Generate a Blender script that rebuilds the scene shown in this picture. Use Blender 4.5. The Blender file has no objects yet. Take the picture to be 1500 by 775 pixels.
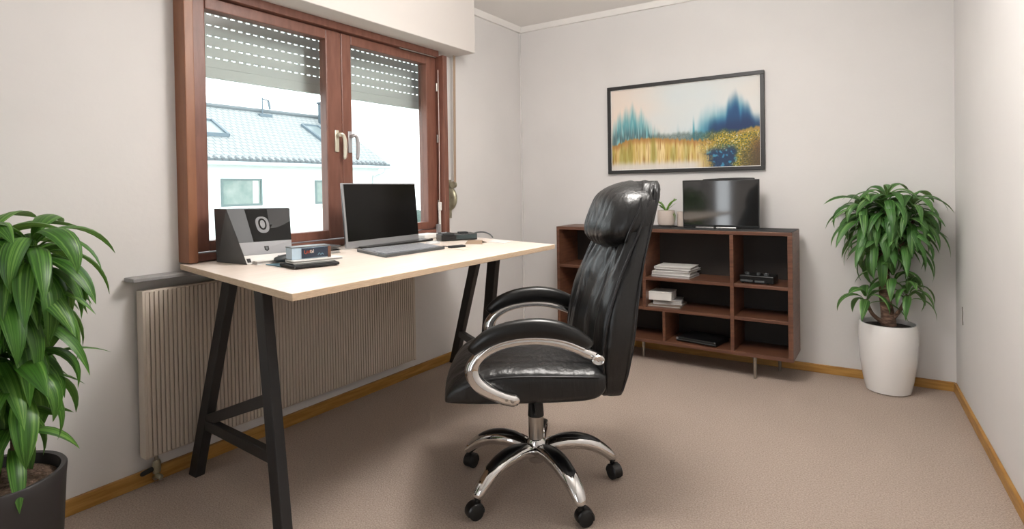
import bpy, bmesh, math, random
from mathutils import Vector, Matrix, noise
C = bpy.context.scene.collection
R = math.radians
V = Vector
random.seed(7)

# ------------------------------------------------------------ materials
def lin(c):
    return tuple(((x/255)/12.92 if x/255 <= .04045 else ((x/255+.055)/1.055)**2.4) for x in c)

MATS = {}
def mat(name, col, rough=.5, metal=0.0, var=0.0, vscale=8.0, bump=0.0, bscale=60.0, stretch=(1,1,1),
        coat=0.0, col2=None, spec=None, detail=4.0, bdist=.02, emit=0, trans=0, contrast=None):
    m = bpy.data.materials.new(name); m.use_nodes = True
    nt = m.node_tree; N = nt.nodes; L = nt.links
    b = N['Principled BSDF']
    c = lin(col)
    b.inputs['Base Color'].default_value = (*c, 1)
    b.inputs['Roughness'].default_value = rough
    b.inputs['Metallic'].default_value = metal
    if coat: b.inputs['Coat Weight'].default_value = coat; b.inputs['Coat Roughness'].default_value = .08
    if spec is not None: b.inputs['Specular IOR Level'].default_value = spec
    if emit: b.inputs['Emission Color'].default_value = (*c, 1); b.inputs['Emission Strength'].default_value = emit
    tc = N.new('ShaderNodeTexCoord'); mp = N.new('ShaderNodeMapping')
    mp.inputs['Scale'].default_value = stretch
    L.new(tc.outputs['Object'], mp.inputs['Vector'])
    if var or col2:
        n = N.new('ShaderNodeTexNoise'); n.inputs['Scale'].default_value = vscale; n.inputs['Detail'].default_value = detail
        L.new(mp.outputs['Vector'], n.inputs['Vector'])
        mx = N.new('ShaderNodeMix'); mx.data_type = 'RGBA'
        c2 = lin(col2) if col2 else tuple(x*(1-var) for x in c)
        mx.inputs['A'].default_value = (*c, 1); mx.inputs['B'].default_value = (*c2, 1)
        cr = N.new('ShaderNodeValToRGB'); lo, hi = contrast or (.35, .65)
        cr.color_ramp.elements[0].position = lo; cr.color_ramp.elements[1].position = hi
        L.new(n.outputs['Fac'], cr.inputs['Fac']); L.new(cr.outputs['Color'], mx.inputs['Factor'])
        L.new(mx.outputs['Result'], b.inputs['Base Color'])
    if bump:
        n = N.new('ShaderNodeTexNoise'); n.inputs['Scale'].default_value = bscale; n.inputs['Detail'].default_value = 5
        L.new(mp.outputs['Vector'], n.inputs['Vector'])
        bp = N.new('ShaderNodeBump'); bp.inputs['Strength'].default_value = bump; bp.inputs['Distance'].default_value = bdist
        L.new(n.outputs['Fac'], bp.inputs['Height']); L.new(bp.outputs['Normal'], b.inputs['Normal'])
    MATS[name] = m
    return m

M_wall = mat('cream_plaster', (222, 219, 217), .9, var=.05, vscale=1.6, bump=.15, bscale=45, bdist=.004)
M_ceil = mat('white_plaster_ceiling', (238, 235, 231), .9, bump=.1, bscale=60, bdist=.003)
M_box = mat('shutter_box_paint', (212, 206, 201), .85, bump=.08, bscale=60, bdist=.003)
M_carpet = mat('beige_carpet', (212, 195, 181), 1.0, col2=(176, 158, 145), vscale=170, detail=6, bump=.9, bscale=240, bdist=.012, spec=.1, contrast=(.3, .7))
M_base = mat('ochre_wood_skirting', (184, 140, 72), .45, col2=(156, 110, 46), vscale=6, stretch=(1, 1, 12), bump=.05)
M_frame = mat('red_brown_window_wood', (122, 80, 66), .4, col2=(108, 68, 55), vscale=7, stretch=(6, 6, 1), bump=.05, bscale=40)
M_jamb = mat('amber_window_wood', (142, 94, 66), .42, col2=(130, 84, 58), vscale=7, stretch=(6, 6, 1))
M_shut = mat('grey_shutter_slat', (196, 201, 201), .6)
M_grey = mat('grey_stone', (150, 148, 148), .5, var=.2, vscale=30)
M_rad = mat('radiator_enamel', (198, 186, 173), .45)
M_birch = mat('pale_birch_laminate', (238, 224, 212), .4, col2=(232, 216, 202), vscale=5, stretch=(12, 1, 1))
M_edge = mat('birch_edge_band', (214, 190, 162), .5, col2=(198, 172, 144), vscale=12, stretch=(3, 3, 40))
M_blackmetal = mat('black_powder_coat', (34, 32, 32), .45, bump=.03, bscale=300)
M_leather = mat('black_leather', (18, 18, 19), .34, bump=.3, bscale=7, stretch=(4, 4, .8), bdist=.02, spec=.55)
M_leather2 = mat('black_leather_panel', (22, 22, 23), .42, bump=.15, bscale=14, bdist=.01, spec=.5)
M_pipe = mat('leather_piping', (30, 30, 32), .3)
M_pad = mat('black_arm_pad', (12, 12, 12), .3)
M_chrome = mat('polished_chrome', (222, 221, 220), .06, 1.0)
M_steel = mat('brushed_steel', (176, 172, 166), .28, 1.0)
M_blackplastic = mat('black_plastic', (18, 18, 19), .28)
M_blackmatt = mat('matt_black_plastic', (24, 24, 25), .6)
M_walnut = mat('walnut_veneer', (108, 71, 52), .42, col2=(86, 54, 39), vscale=5, stretch=(1, 2, 14), bump=.04, bscale=30)
M_walnut_in = mat('walnut_inner', (86, 54, 42), .45, col2=(66, 40, 32), vscale=5, stretch=(1, 2, 14))
M_backpanel = mat('dark_back_panel', (48, 39, 34), .6, col2=(38, 31, 27), vscale=4)
M_screen = mat('dark_glass_screen', (13, 12, 11), .16, spec=.3)
M_screen2 = mat('glossy_grey_screen', (30, 30, 30), .06, spec=1.0, coat=1.0)
M_silver = mat('silver_plastic', (152, 152, 154), .35, .3)
M_darkgrey = mat('graphite_metal', (84, 87, 88), .4, .4)
M_midgrey = mat('mid_grey_gloss', (104, 106, 108), .2)
M_white = mat('white_card', (232, 230, 226), .6)
M_paper = mat('paper', (222, 210, 196), .8)
M_pages = mat('page_edges', (196, 192, 188), .8, col2=(140, 138, 136), vscale=60, stretch=(.2, .2, 40))
M_bluecard = mat('blue_card', (96, 136, 154), .4)
M_paleblue = mat('pale_blue_card', (176, 196, 210), .35)
M_navy = mat('navy_display', (36, 48, 64), .2)
M_red = mat('red_ink', (176, 76, 52), .5)
M_cream = mat('cream_ink', (214, 200, 190), .5)
M_brass = mat('aged_brass', (178, 172, 148), .4, .7, var=.3, vscale=25)
M_strap = mat('woven_strap', (160, 138, 118), .85)
M_whiteplastic = mat('white_plastic', (232, 230, 224), .35)
M_whitepot = mat('white_glazed_ceramic', (238, 236, 234), .14, coat=.5)
M_charpot = mat('charcoal_planter', (50, 47, 47), .5, var=.1, vscale=5)
M_soil = mat('bark_mulch', (122, 98, 82), .95, col2=(82, 62, 48), vscale=80, bump=1, bscale=90, bdist=.02)
M_darksoil = mat('dark_soil', (48, 38, 30), .95, col2=(28, 22, 18), vscale=60, bump=1, bscale=80, bdist=.02)
M_bark = mat('brown_bark', (126, 98, 82), .9, col2=(78, 58, 46), vscale=22, stretch=(1, 1, 3), bump=.9, bscale=30, bdist=.02)
M_greigepot = mat('greige_ceramic', (196, 182, 172), .55, var=.1, vscale=10)
M_hwall = mat('white_render', (236, 240, 238), .9, var=.03, vscale=2)
M_pane = mat('house_window_pane', (96, 120, 114), .08, col2=(134, 146, 140), vscale=1.6, spec=.8)
M_hframe = mat('grey_green_frame', (98, 116, 116), .4)
M_chim = mat('slate_cladding', (70, 86, 96), .6)
M_roofmetal = mat('dark_flashing', (92, 108, 118), .5)
M_ground = mat('pale_ground', (170, 180, 172), .95, var=.2, vscale=.3)
M_sage = mat('sage_hedge', (84, 100, 94), .9, var=.3, vscale=4)

def roof_material():
    m = mat('grey_roof_tiles', (148, 153, 153), .7)
    nt = m.node_tree; N = nt.nodes; L = nt.links; b = N['Principled BSDF']
    tc = N.new('ShaderNodeTexCoord')
    br = N.new('ShaderNodeTexBrick'); br.offset = .5
    br.inputs['Color1'].default_value = (*lin((150, 155, 155)), 1); br.inputs['Color2'].default_value = (*lin((142, 148, 149)), 1)
    br.inputs['Mortar'].default_value = (*lin((104, 112, 116)), 1)
    br.inputs['Scale'].default_value = 1; br.inputs['Mortar Size'].default_value = .02
    br.inputs['Brick Width'].default_value = .26; br.inputs['Row Height'].default_value = .3
    L.new(tc.outputs['UV'], br.inputs['Vector']); L.new(br.outputs['Color'], b.inputs['Base Color'])
    return m
M_roof = roof_material()

def leaf_material(name, dark, light, stripe):
    m = bpy.data.materials.new(name); m.use_nodes = True
    nt = m.node_tree; N = nt.nodes; L = nt.links; b = N['Principled BSDF']
    b.inputs['Roughness'].default_value = .42
    uv = N.new('ShaderNodeTexCoord'); sp = N.new('ShaderNodeSeparateXYZ'); L.new(uv.outputs['UV'], sp.inputs[0])
    # stripes along the leaf
    mp = N.new('ShaderNodeMapping'); mp.inputs['Scale'].default_value = (9, .35, 1); L.new(uv.outputs['UV'], mp.inputs['Vector'])
    n = N.new('ShaderNodeTexNoise'); n.inputs['Scale'].default_value = 1.3; n.inputs['Detail'].default_value = 2; L.new(mp.outputs['Vector'], n.inputs['Vector'])
    cr = N.new('ShaderNodeValToRGB'); e = cr.color_ramp.elements
    e[0].position = .38; e[0].color = (*lin(dark), 1); e[1].position = .72; e[1].color = (*lin(stripe), 1)
    x = cr.color_ramp.elements.new(.55); x.color = (*lin(light), 1)
    L.new(n.outputs['Fac'], cr.inputs['Fac']); L.new(cr.outputs['Color'], b.inputs['Base Color'])
    tr = N.new('ShaderNodeBsdfTranslucent'); tr.inputs['Color'].default_value = (*lin(stripe), 1)
    ms = N.new('ShaderNodeMixShader'); ms.inputs[0].default_value = .18
    out = N['Material Output']
    L.new(b.outputs[0], ms.inputs[1]); L.new(tr.outputs[0], ms.inputs[2]); L.new(ms.outputs[0], out.inputs['Surface'])
    return m
M_leaf = leaf_material('glossy_green_leaf', (36, 78, 24), (70, 122, 40), (132, 174, 82))
M_leaf2 = leaf_material('striped_green_leaf', (32, 72, 28), (64, 116, 48), (164, 196, 126))
M_succ = leaf_material('bright_green_leaf', (60, 110, 40), (110, 150, 50), (160, 190, 90))

def glass_material():
    m = bpy.data.materials.new('window_glass'); m.use_nodes = True
    nt = m.node_tree; N = nt.nodes; L = nt.links
    N.remove(N['Principled BSDF'])
    t = N.new('ShaderNodeBsdfTransparent'); g = N.new('ShaderNodeBsdfGlossy'); g.inputs['Roughness'].default_value = .02
    t.inputs['Color'].default_value = (.96, .98, .97, 1)
    fr = N.new('ShaderNodeFresnel'); fr.inputs['IOR'].default_value = 1.45
    geo = N.new('ShaderNodeNewGeometry'); inv = N.new('ShaderNodeMath'); inv.operation = 'SUBTRACT'; inv.inputs[0].default_value = 1
    L.new(geo.outputs['Backfacing'], inv.inputs[1]); mul = N.new('ShaderNodeMath'); mul.operation = 'MULTIPLY'
    L.new(fr.outputs[0], mul.inputs[0]); L.new(inv.outputs[0], mul.inputs[1])
    mx = N.new('ShaderNodeMixShader'); L.new(mul.outputs[0], mx.inputs[0]); L.new(t.outputs[0], mx.inputs[1]); L.new(g.outputs[0], mx.inputs[2])
    L.new(mx.outputs[0], N['Material Output'].inputs['Surface'])
    return m
M_glass = glass_material()

# ------------------------------------------------------------ mesh helpers
def obj(name, bm, m, parent=None, smooth=False, angle=None):
    bmesh.ops.recalc_face_normals(bm, faces=bm.faces[:])
    me = bpy.data.meshes.new(name); bm.to_mesh(me); bm.free()
    for mm in (m if isinstance(m, (list, tuple)) else [m]): me.materials.append(mm)
    if smooth:
        for p in me.polygons: p.use_smooth = True
        if angle:
            try: me.set_sharp_from_angle(angle=R(angle))
            except Exception: pass
    o = bpy.data.objects.new(name, me); C.objects.link(o)
    if parent: o.parent = parent
    return o
def tag(o, label=None, cat=None, group=None, kind=None):
    if label: o['label'] = label
    if cat: o['category'] = cat
    if group: o['group'] = group
    if kind: o['kind'] = kind
    return o
def thing(name, label, cat, loc=(0, 0, 0), rz=0, group=None):
    o = bpy.data.objects.new(name, None); C.objects.link(o)
    o.empty_display_size = .05
    o.location = loc; o.rotation_euler = (0, 0, rz)
    return tag(o, label, cat, group)
def struct(name, bm, m, parent=None, **k):
    o = obj(name, bm, m, parent, **k)
    if not parent: o['kind'] = 'structure'
    return o
def copy_tree(o, parent=None):
    c = o.copy(); C.objects.link(c)
    if parent: c.parent = parent
    for ch in list(o.children): copy_tree(ch, c)
    return c
def NB(): return bmesh.new()
def hexa(bm, P, bevel=0, mi=0, seg=2):
    """eight corners: bottom four (ccw) then top four"""
    vs = [bm.verts.new(p) for p in P]
    F = [(0, 3, 2, 1), (4, 5, 6, 7), (0, 1, 5, 4), (1, 2, 6, 5), (2, 3, 7, 6), (3, 0, 4, 7)]
    fs = [bm.faces.new([vs[i] for i in f]) for f in F]
    for f in fs: f.material_index = mi
    if bevel:
        es = list({e for f in fs for e in f.edges})
        bmesh.ops.bevel(bm, geom=es, offset=bevel, segments=seg, profile=.5, affect='EDGES', clamp_overlap=True)
    return bm
def bx(bm, x0, x1, y0, y1, z0, z1, bevel=0, mi=0):
    return hexa(bm, [(x0, y0, z0), (x1, y0, z0), (x1, y1, z0), (x0, y1, z0), (x0, y0, z1), (x1, y0, z1), (x1, y1, z1), (x0, y1, z1)], bevel, mi)
def obx(bm, M, sx, sy, z0, z1, bevel=0, mi=0):
    P = [(-sx, -sy, z0), (sx, -sy, z0), (sx, sy, z0), (-sx, sy, z0), (-sx, -sy, z1), (sx, -sy, z1), (sx, sy, z1), (-sx, sy, z1)]
    return hexa(bm, [M @ V(p) for p in P], bevel, mi)
def beam(bm, a, b, w, h, up=(0, 0, 1), bevel=.002, mi=0):
    a = V(a); b = V(b); d = (b-a).normalized(); s = d.cross(V(up))
    if s.length < 1e-4: s = V((1, 0, 0))
    s.normalize(); t = s.cross(d).normalized()
    P = [a-s*w/2-t*h/2, a+s*w/2-t*h/2, a+s*w/2+t*h/2, a-s*w/2+t*h/2, b-s*w/2-t*h/2, b+s*w/2-t*h/2, b+s*w/2+t*h/2, b-s*w/2+t*h/2]
    return hexa(bm, P, bevel, mi)
def ring_loft(bm, rings, caps=True, mi=0):
    vr = [[bm.verts.new(p) for p in r] for r in rings]
    n = len(vr[0])
    for a, b in zip(vr, vr[1:]):
        for i in range(n):
            f = bm.faces.new((a[i], a[(i+1) % n], b[(i+1) % n], b[i])); f.material_index = mi
    if caps:
        for r in (vr[0][::-1], vr[-1]):
            f = bm.faces.new(r); f.material_index = mi
    return bm
def smooth_path(P, n=4):
    P = [V(p) for p in P]; out = []
    for i in range(len(P)-1):
        p0 = P[max(i-1, 0)]; p1 = P[i]; p2 = P[i+1]; p3 = P[min(i+2, len(P)-1)]
        for k in range(n):
            t = k/n
            out.append(.5*((2*p1)+(p2-p0)*t+(2*p0-5*p1+4*p2-p3)*t*t+(3*p1-p0-3*p2+p3)*t**3))
    out.append(P[-1]); return out
def tube(bm, pts, rad, n=10, flat=1.0, up=(0, 0, 1), mi=0, sq=2.0, round_ends=False):
    """swept tube; rad number or list; flat = ratio side/up; sq = superellipse power"""
    pts = [V(p) for p in pts]; m = len(pts)
    rr = rad if isinstance(rad, (list, tuple)) else [rad]*m
    if len(rr) != m: rr = [rr[int(round(i*(len(rr)-1)/(m-1)))] for i in range(m)] if len(rr) > m else [rr[0]+0*i if len(rr) == 1 else (lambda t: rr[min(int(t), len(rr)-2)]*(1-(t-min(int(t), len(rr)-2)))+rr[min(int(t), len(rr)-2)+1]*(t-min(int(t), len(rr)-2)))(i*(len(rr)-1)/(m-1)) for i in range(m)]
    rings = []; upv = V(up); side0 = None
    for i, p in enumerate(pts):
        d = (pts[min(i+1, m-1)]-pts[max(i-1, 0)]).normalized()
        s = d.cross(upv)
        if s.length < .05: s = side0 if side0 is not None else d.orthogonal()
        s = (s - d*s.dot(d)).normalized()
        if side0 is not None and s.dot(side0) < 0: s = -s
        side0 = s
        t = s.cross(d).normalized()
        ring = []
        for k in range(n):
            a = 2*math.pi*k/n; c, q = math.cos(a), math.sin(a)
            c = math.copysign(abs(c)**(2/sq), c); q = math.copysign(abs(q)**(2/sq), q)
            ring.append((p, s*c*flat, t*q, rr[i]))
        rings.append([pp+sv*r+tv*r for pp, sv, tv, r in ring])
    if round_ends:
        for end in (0, -1):
            p = pts[end]; q = pts[1 if end == 0 else -2]; d = (p-q).normalized(); r = rr[end]
            base = rings[end]
            extra = [[p+d*r*math.sin(R(a))+(v-p)*math.cos(R(a)) for v in base] for a in (35, 62, 82)]
            rings = extra[::-1]+rings if end == 0 else rings+extra
    return ring_loft(bm, rings, True, mi)
def lathe(bm, prof, c=(0, 0, 0), n=32, sx=1, sy=1, mi=0, M=None):
    rings = []
    for r, z in prof:
        ring = [V((c[0]+r*sx*math.cos(2*math.pi*k/n), c[1]+r*sy*math.sin(2*math.pi*k/n), c[2]+z)) for k in range(n)]
        if M: ring = [M @ v for v in ring]
        rings.append(ring)
    return ring_loft(bm, rings, True, mi)
def quadprism(bm, Q, z0, z1, bevel=0, mi=0):
    return hexa(bm, [(x, y, z0) for x, y in Q]+[(x, y, z1) for x, y in Q], bevel, mi)

# ------------------------------------------------------------ room
XL = -2.472; H = 2.42; YN = -1.75
def yb(x): return 3.839+(x+2.472)*.0222
def xr(y): return .285+(3.90-y)*.060
AB = math.atan(.0222)

bm = NB(); quadprism(bm, [(XL-.3, YN-.2), (.95, YN-.2), (.95, 4.2), (XL-.3, 4.2)], -.1, 0); struct('floor', bm, M_carpet)
bm = NB(); quadprism(bm, [(XL-.3, YN-.2), (.95, YN-.2), (.95, 4.2), (XL-.3, 4.2)], H, H+.1); struct('ceiling', bm, M_ceil)
# window hole y 1.20..2.82 z .85..2.0
WY0, WY1, WZ0, WZ1 = 1.20, 2.815, .862, 2.03
bm = NB()
bx(bm, XL-.11, XL, YN-.2, WY0, 0, H); bx(bm, XL-.11, XL, WY1, 4.2, 0, H)
bx(bm, XL-.11, XL, WY0, WY1, 0, WZ0); bx(bm, XL-.11, XL, WY0, WY1, WZ1, H)
struct('wall_left', bm, M_wall)
bm = NB(); quadprism(bm, [(XL, yb(XL)), (.95, yb(.95)), (.95, 4.3), (XL, 4.3)], 0, H); struct('wall_back', bm, M_wall)
bm = NB(); quadprism(bm, [(xr(YN-.2), YN-.2), (1.2, YN-.2), (1.2, 3.95), (xr(3.95), 3.95)], 0, H); struct('wall_right', bm, M_wall)
# wall behind the viewer with openings added for light and reflections
bm = NB()
bx(bm, XL, -2.33, YN-.2, YN, 0, H); bx(bm, -2.06, -1.05, YN-.2, YN, 0, H); bx(bm, -2.33, -2.06, YN-.2, YN, 2.1, H); bx(bm, -.15, .95, YN-.2, YN, 0, H); bx(bm, -1.05, -.15, YN-.2, YN, 2.1, H)
struct('wall_near', bm, M_wall)
bm = NB()
for x0, x1 in ((-1.05, -.97), (-.23, -.15)): bx(bm, x0, x1, YN-.12, YN-.05, 0, 2.1, .004)
bx(bm, -.97, -.23, YN-.12, YN-.05, 2.02, 2.1, .004); bx(bm, -.97, -.23, YN-.12, YN-.05, 0, .09, .004)
struct('added_door', bm, M_frame)  # frame of the added doorway, there for reflections in the chrome
bm = NB()
for x0, x1 in ((-2.33, -2.30), (-2.09, -2.06)): bx(bm, x0, x1, YN-.12, YN-.05, 0, 2.1, .004)
bx(bm, -2.30, -2.09, YN-.12, YN-.05, 2.05, 2.1, .004); bx(bm, -2.30, -2.09, YN-.12, YN-.05, 0, .09, .004)
struct('added_window', bm, M_frame)  # frame of the narrow opening added for the monitor's reflected bright band

# roller shutter casing over the window
bm = NB(); bx(bm, XL, -2.262, .7, 2.975, 2.035, H, .004); tag(struct('trim_1', bm, M_box), 'boxed-in shutter casing above window')
# cornice
bm = NB()
hexa(bm, [(XL, 2.975, H-.035), (XL+.02, 2.975, H-.035), (XL+.02, yb(XL), H-.035), (XL, yb(XL), H-.035), (XL, 2.975, H), (XL+.045, 2.975, H), (XL+.045, yb(XL), H), (XL, yb(XL), H)])
struct('trim_2', bm, M_ceil)
bm = NB()
hexa(bm, [(XL, yb(XL)-.02, H-.035), (.285, yb(.285)-.02, H-.035), (.285, yb(.285), H-.035), (XL, yb(XL), H-.035), (XL, yb(XL)-.045, H), (.285, yb(.285)-.045, H), (.285, yb(.285), H), (XL, yb(XL), H)])
struct('trim_3', bm, M_ceil)
# skirting boards
bm = NB(); bx(bm, XL, XL+.016, YN, yb(XL), 0, .058, .003); struct('baseboard_left', bm, M_base)
bm = NB(); quadprism(bm, [(XL+.016, yb(XL)-.016), (.28, yb(.28)-.016), (.28, yb(.28)), (XL+.016, yb(XL))], 0, .05, .003); struct('baseboard_back', bm, M_base)
bm = NB(); quadprism(bm, [(xr(YN)-.014, YN), (xr(YN), YN), (xr(3.895), 3.895), (xr(3.895)-.014, 3.895)], 0, .05, .003); struct('baseboard_right', bm, M_base)
# slim vertical seam strip in the far left corner
bm = NB(); bx(bm, XL, XL+.012, yb(XL)-.012, yb(XL), .05, H-.03, .003); struct('trim_4', bm, M_wall)
# thin crack on right wall
bm = NB()
yy = 3.70
tube(bm, [(xr(yy)-.001, yy, .50), (xr(yy-.01)-.001, yy-.012, .47), (xr(yy)-.001, yy-.004, .44), (xr(yy-.01)-.001, yy-.016, .41)], .0022, 6)
struct('trim_5', bm, mat('hairline_crack', (120, 112, 104), .9))

# ------------------------------------------------------------ window
win = bpy.data.objects.new('window_1', None); C.objects.link(win); win['kind'] = 'structure'
bm = NB()
XJ = -2.388
bx(bm, XL-.12, XJ, 1.19, 1.228, WZ0, 2.035, .003, 0)
obj('left_jamb', bm, M_jamb, win)
bm = NB(); bx(bm, XL-.12, XJ+.012, 2.782, 2.822, WZ0, 2.005, .003, 0)
bx(bm, XL-.12, XJ-.02, 1.228, 2.782, 1.995, 2.035, .003, 0); bx(bm, XL-.12, XJ-.03, 1.228, 2.782, WZ0, .895, .003, 0)
obj('window_frame', bm, M_frame, win)
def sash(y0, y1, gy0, gy1, gz0=.945, gz1=1.940, z0=.90, z1=1.992, xs=-2.436):
    s_bm = NB(); xb = xs-.055
    bx(s_bm, xb, xs, y0, gy0, z0, z1, .005); bx(s_bm, xb, xs, gy1, y1, z0, z1, .005)
    bx(s_bm, xb, xs, gy0, gy1, gz1, z1, .004); bx(s_bm, xb, xs, gy0, gy1, z0, gz0, .004)
    s = obj('sash', s_bm, M_frame, win)
    g = NB(); bx(g, xb+.02, xb+.024, gy0, gy1, gz0, gz1); obj('glass_pane', g, M_glass, s)
    # glazing bead, recessed
    return s
sA = sash(1.232, 2.022, 1.302, 1.925)
sB = sash(2.024, 2.778, 2.09, 2.69)
# lever handles
def handle(y, sgn):
    b = NB()
    x = -2.436
    bx(b, x, x+.008, y-.016, y+.010, 1.355, 1.47, .003)
    lathe(b, [(.0, 0), (.011, 0), (.011, .03), (0, .03)], n=16, M=Matrix.Translation((x+.002, y, 1.445)) @ Matrix.Rotation(R(90), 4, 'Y'))
    P = smooth_path([(x+.026, y-.004, 1.447), (x+.033, y+.004, 1.449), (x+.036, y+.016, 1.438), (x+.037, y+.023, 1.41), (x+.036, y+.024, 1.36), (x+.035, y+.021, 1.325)], 4)
    tube(b, P, [.010, .010, .011, .012, .012, .010], 10, flat=.8, up=(1, 0, 0), round_ends=True)
    h = obj('handle', b, mat('champagne_handle_%d' % sgn, (214, 208, 190) if sgn == 1 else (186, 184, 186), .3, .4), win, smooth=True, angle=40)
    return h
handle(1.985, 1); handle(2.072, 2)
# hinges and turn gear on the frame
b = NB()
for z in (1.86, 1.03): lathe(b, [(0, 0), (.008, 0), (.008, .035), (0, .035)], (XJ-.036, 1.236, z), 12)
for z in (1.78, 1.45, 1.03): lathe(b, [(0, 0), (.006, 0), (.006, .05), (0, .05)], (XJ-.04, 2.777, z), 12)
beam(b, (XJ-.01, 2.42, 1.985), (XJ-.01, 2.74, 1.985), .006, .006)
obj('hinge', b, M_steel, win, smooth=True, angle=40)
# outside sill
b = NB(); bx(b, XL-.32, XL-.12, 1.2, 2.82, .84, .872, .003); obj('outer_sill', b, M_grey, win)
# inner sill: grey slab above the radiator
bm = NB(); bx(bm, XL, -2.392, .985, 2.86, .812, .828, .003)
struct('trim_6', bm, M_grey)

# window stay: white plastic piece at the foot of the right jamb
t = thing('window_stay', 'white plastic stay with thin cord at the foot of the right window jamb', 'window stay', (-2.41, 2.766, .862))
b = NB(); bx(b, -.006, .006, -.008, .006, .0, .16, .003); obj('stay_arm', b, M_whiteplastic, t)
b = NB(); bx(b, -.008, .010, -.010, .012, .15, .205, .004); obj('stay_cap', b, M_whiteplastic, t)
b = NB(); bx(b, -.012, .012, -.028, -.004, .0, .065, .003); obj('catch', b, M_silver, t)
b = NB(); tube(b, [(0, .0, .2), (.002, .004, .60), (.002, .004, 1.05)], .0022, 6); obj('cord', b, M_cream, t)

# roller shutter: slats with punched slots and end rail
sh = thing('roller_shutter', 'grey slatted roller shutter half lowered outside the window', 'shutter', (XL-.16, 2.0, 1.735))
b = NB()
ys0, ys1 = 1.205-2.0, 3.0-2.0
zb = 0.0
rows = 7; pitch = .0497
for i in range(rows):
    z0 = zb+i*pitch
    bx(b, -.006, .006, ys0, ys1, z0, z0+pitch-.007, .002)
    # bridges between slots
    y = ys0
    while y < ys1:
        bx(b, -.004, .004, y, min(y+.0145, ys1), z0+pitch-.0075, z0+pitch+.0005)
        y += .0385
obj('slats', b, M_shut, sh)
b = NB(); bx(b, -.009, .009, ys0, ys1, -.045, zb, .003); bx(b, -.012, .012, ys0, ys1, -.05, -.042, .002); obj('end_rail', b, M_shut, sh)

# shutter strap and winder
t = thing('shutter_winder', 'aged brass shutter strap winder on wall right of window', 'strap winder', (XL, 2.94, 1.0))
b = NB()
bx(b, 0, .004, -.016, .016, -.045, .21, .0015)
obj('bracket', b, M_brass, t)
b = NB()
n = 24; rings = []
for k in range(9):
    y = -.026+.052*k/8; rr = .078*math.sqrt(max(.02, 1-((k-4)/4.25)**2))
    rings.append([V((.001+rr*.78*math.sin(math.pi*j/n), y, .085+rr*math.cos(math.pi*j/n))) for j in range(n+1)])
ring_loft(b, rings)
obj('reel_cover', b, M_brass, t, smooth=True, angle=40)
b = NB(); lathe(b, [(0, -.011), (.022, -.011), (.024, 0), (.022, .011), (0, .011)], n=20, M=Matrix.Translation((.035, 0, .178)) @ Matrix.Rotation(R(90), 4, 'X')); obj('guide_roller', b, M_brass, t, smooth=True, angle=40)
for z in (-.035, .20):
    b = NB(); lathe(b, [(0, 0), (.005, 0), (.004, .003), (0, .004)], n=12, M=Matrix.Translation((.004, 0, z)) @ Matrix.Rotation(R(90), 4, 'Y')); obj('screw', b, M_steel, t)
b = NB(); beam(b, (.048, 0, .18), (.060, .0, 1.036), .022, .003, up=(1, 0, 0), bevel=0); obj('strap', b, M_strap, t)

# ------------------------------------------------------------ radiator
rad = thing('panel_radiator', 'cream ribbed panel radiator on wall beneath the window', 'radiator', (XL+.02, 1.768, .12))
rad.scale = (.66, 1, 1)
b = NB(); hw = .742
bx(b, .045, .068, -hw, hw, 0, .655, .004)
k = 0; nr = 88; pw = 2*hw/nr
for i in range(nr):
    y = -hw+i*pw
    bx(b, .066, .080, y+.0014, y+pw-.0014, .006, .649, .003)
obj('front_panel', b, M_rad, rad)
b = NB(); bx(b, .0, .030, -hw+.01, hw-.01, 0.01, .645, .004); obj('rear_panel', b, M_rad, rad)
b = NB(); bx(b, .0, .076, -hw-.008, -hw+.004, .0, .655, .003); obj('side_cover', b, M_rad, rad)
b = NB(); bx(b, .0, .076, hw-.004, hw+.008, .0, .655, .003); obj('side_cover', b, M_rad, rad)
b = NB(); bx(b, .002, .064, -hw, hw, .640, .652); obj('top_grille', b, M_rad, rad)
b = NB()
tube(b, smooth_path([(.03, -.70, .01), (.03, -.70, -.05), (.032, -.70, -.075), (.02, -.70, -.10), (-.004, -.70, -.10)], 4), .008, 10)
obj('pipe', b, M_steel, rad, smooth=True, angle=50)
b = NB()
lathe(b, [(0, 0), (.014, 0), (.016, .01), (.016, .04), (.012, .05), (0, .05)], (.03, -.70, -.075), 16)
lathe(b, [(0, 0), (.010, 0), (.010, .05), (.006, .06), (0, .06)], n=14, M=Matrix.Translation((.03, -.70, -.085)) @ Matrix.Rotation(R(90), 4, 'Y'))
v = obj('valve', b, M_brass, rad, smooth=True, angle=50)
b = NB(); tube(b, [(.03, -.715, -.055), (.03, -.75, -.06)], .010, 10, round_ends=True); obj('valve_cap', b, M_blackmatt, v, smooth=True, angle=50)

# ------------------------------------------------------------ desk
DZ = .858
desk = thing('desk', 'long pale birch desk on black trestle legs under the window', 'desk', (-1.93, 1.9, 0))
OX = V((1.93, -1.9, 0))
def dk(p): return V(p)+OX
top = [(-2.448, 1.183), (-1.426, .993), (-1.433, 2.528), (-2.448, 2.80)]
b = NB(); quadprism(b, [(x+1.93, y-1.9) for x, y in top], DZ-.023, DZ, .002)
for f in b.faces:
    f.normal_update()
    f.material_index = 0 if f.normal.z > .5 else 1
o = obj('tabletop', b, [M_birch, M_edge], desk)
def leg(top_, foot, w=.058, h=.038):
    b = NB(); beam(b, dk(foot), dk(top_), w, h, up=(0, 1, 0), bevel=.003)
    # flatten foot on floor and head under the top
    for v in b.verts:
        v.co.z = max(0.0, min(DZ-.024, v.co.z))
    return obj('leg', b, M_blackmetal, desk)
nbF, nbT = (-2.375, 1.193, -.02), (-2.20, 1.262, .85)
nfF, nfT = (-1.68, 1.12, -.02), (-1.925, 1.215, .85)
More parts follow.
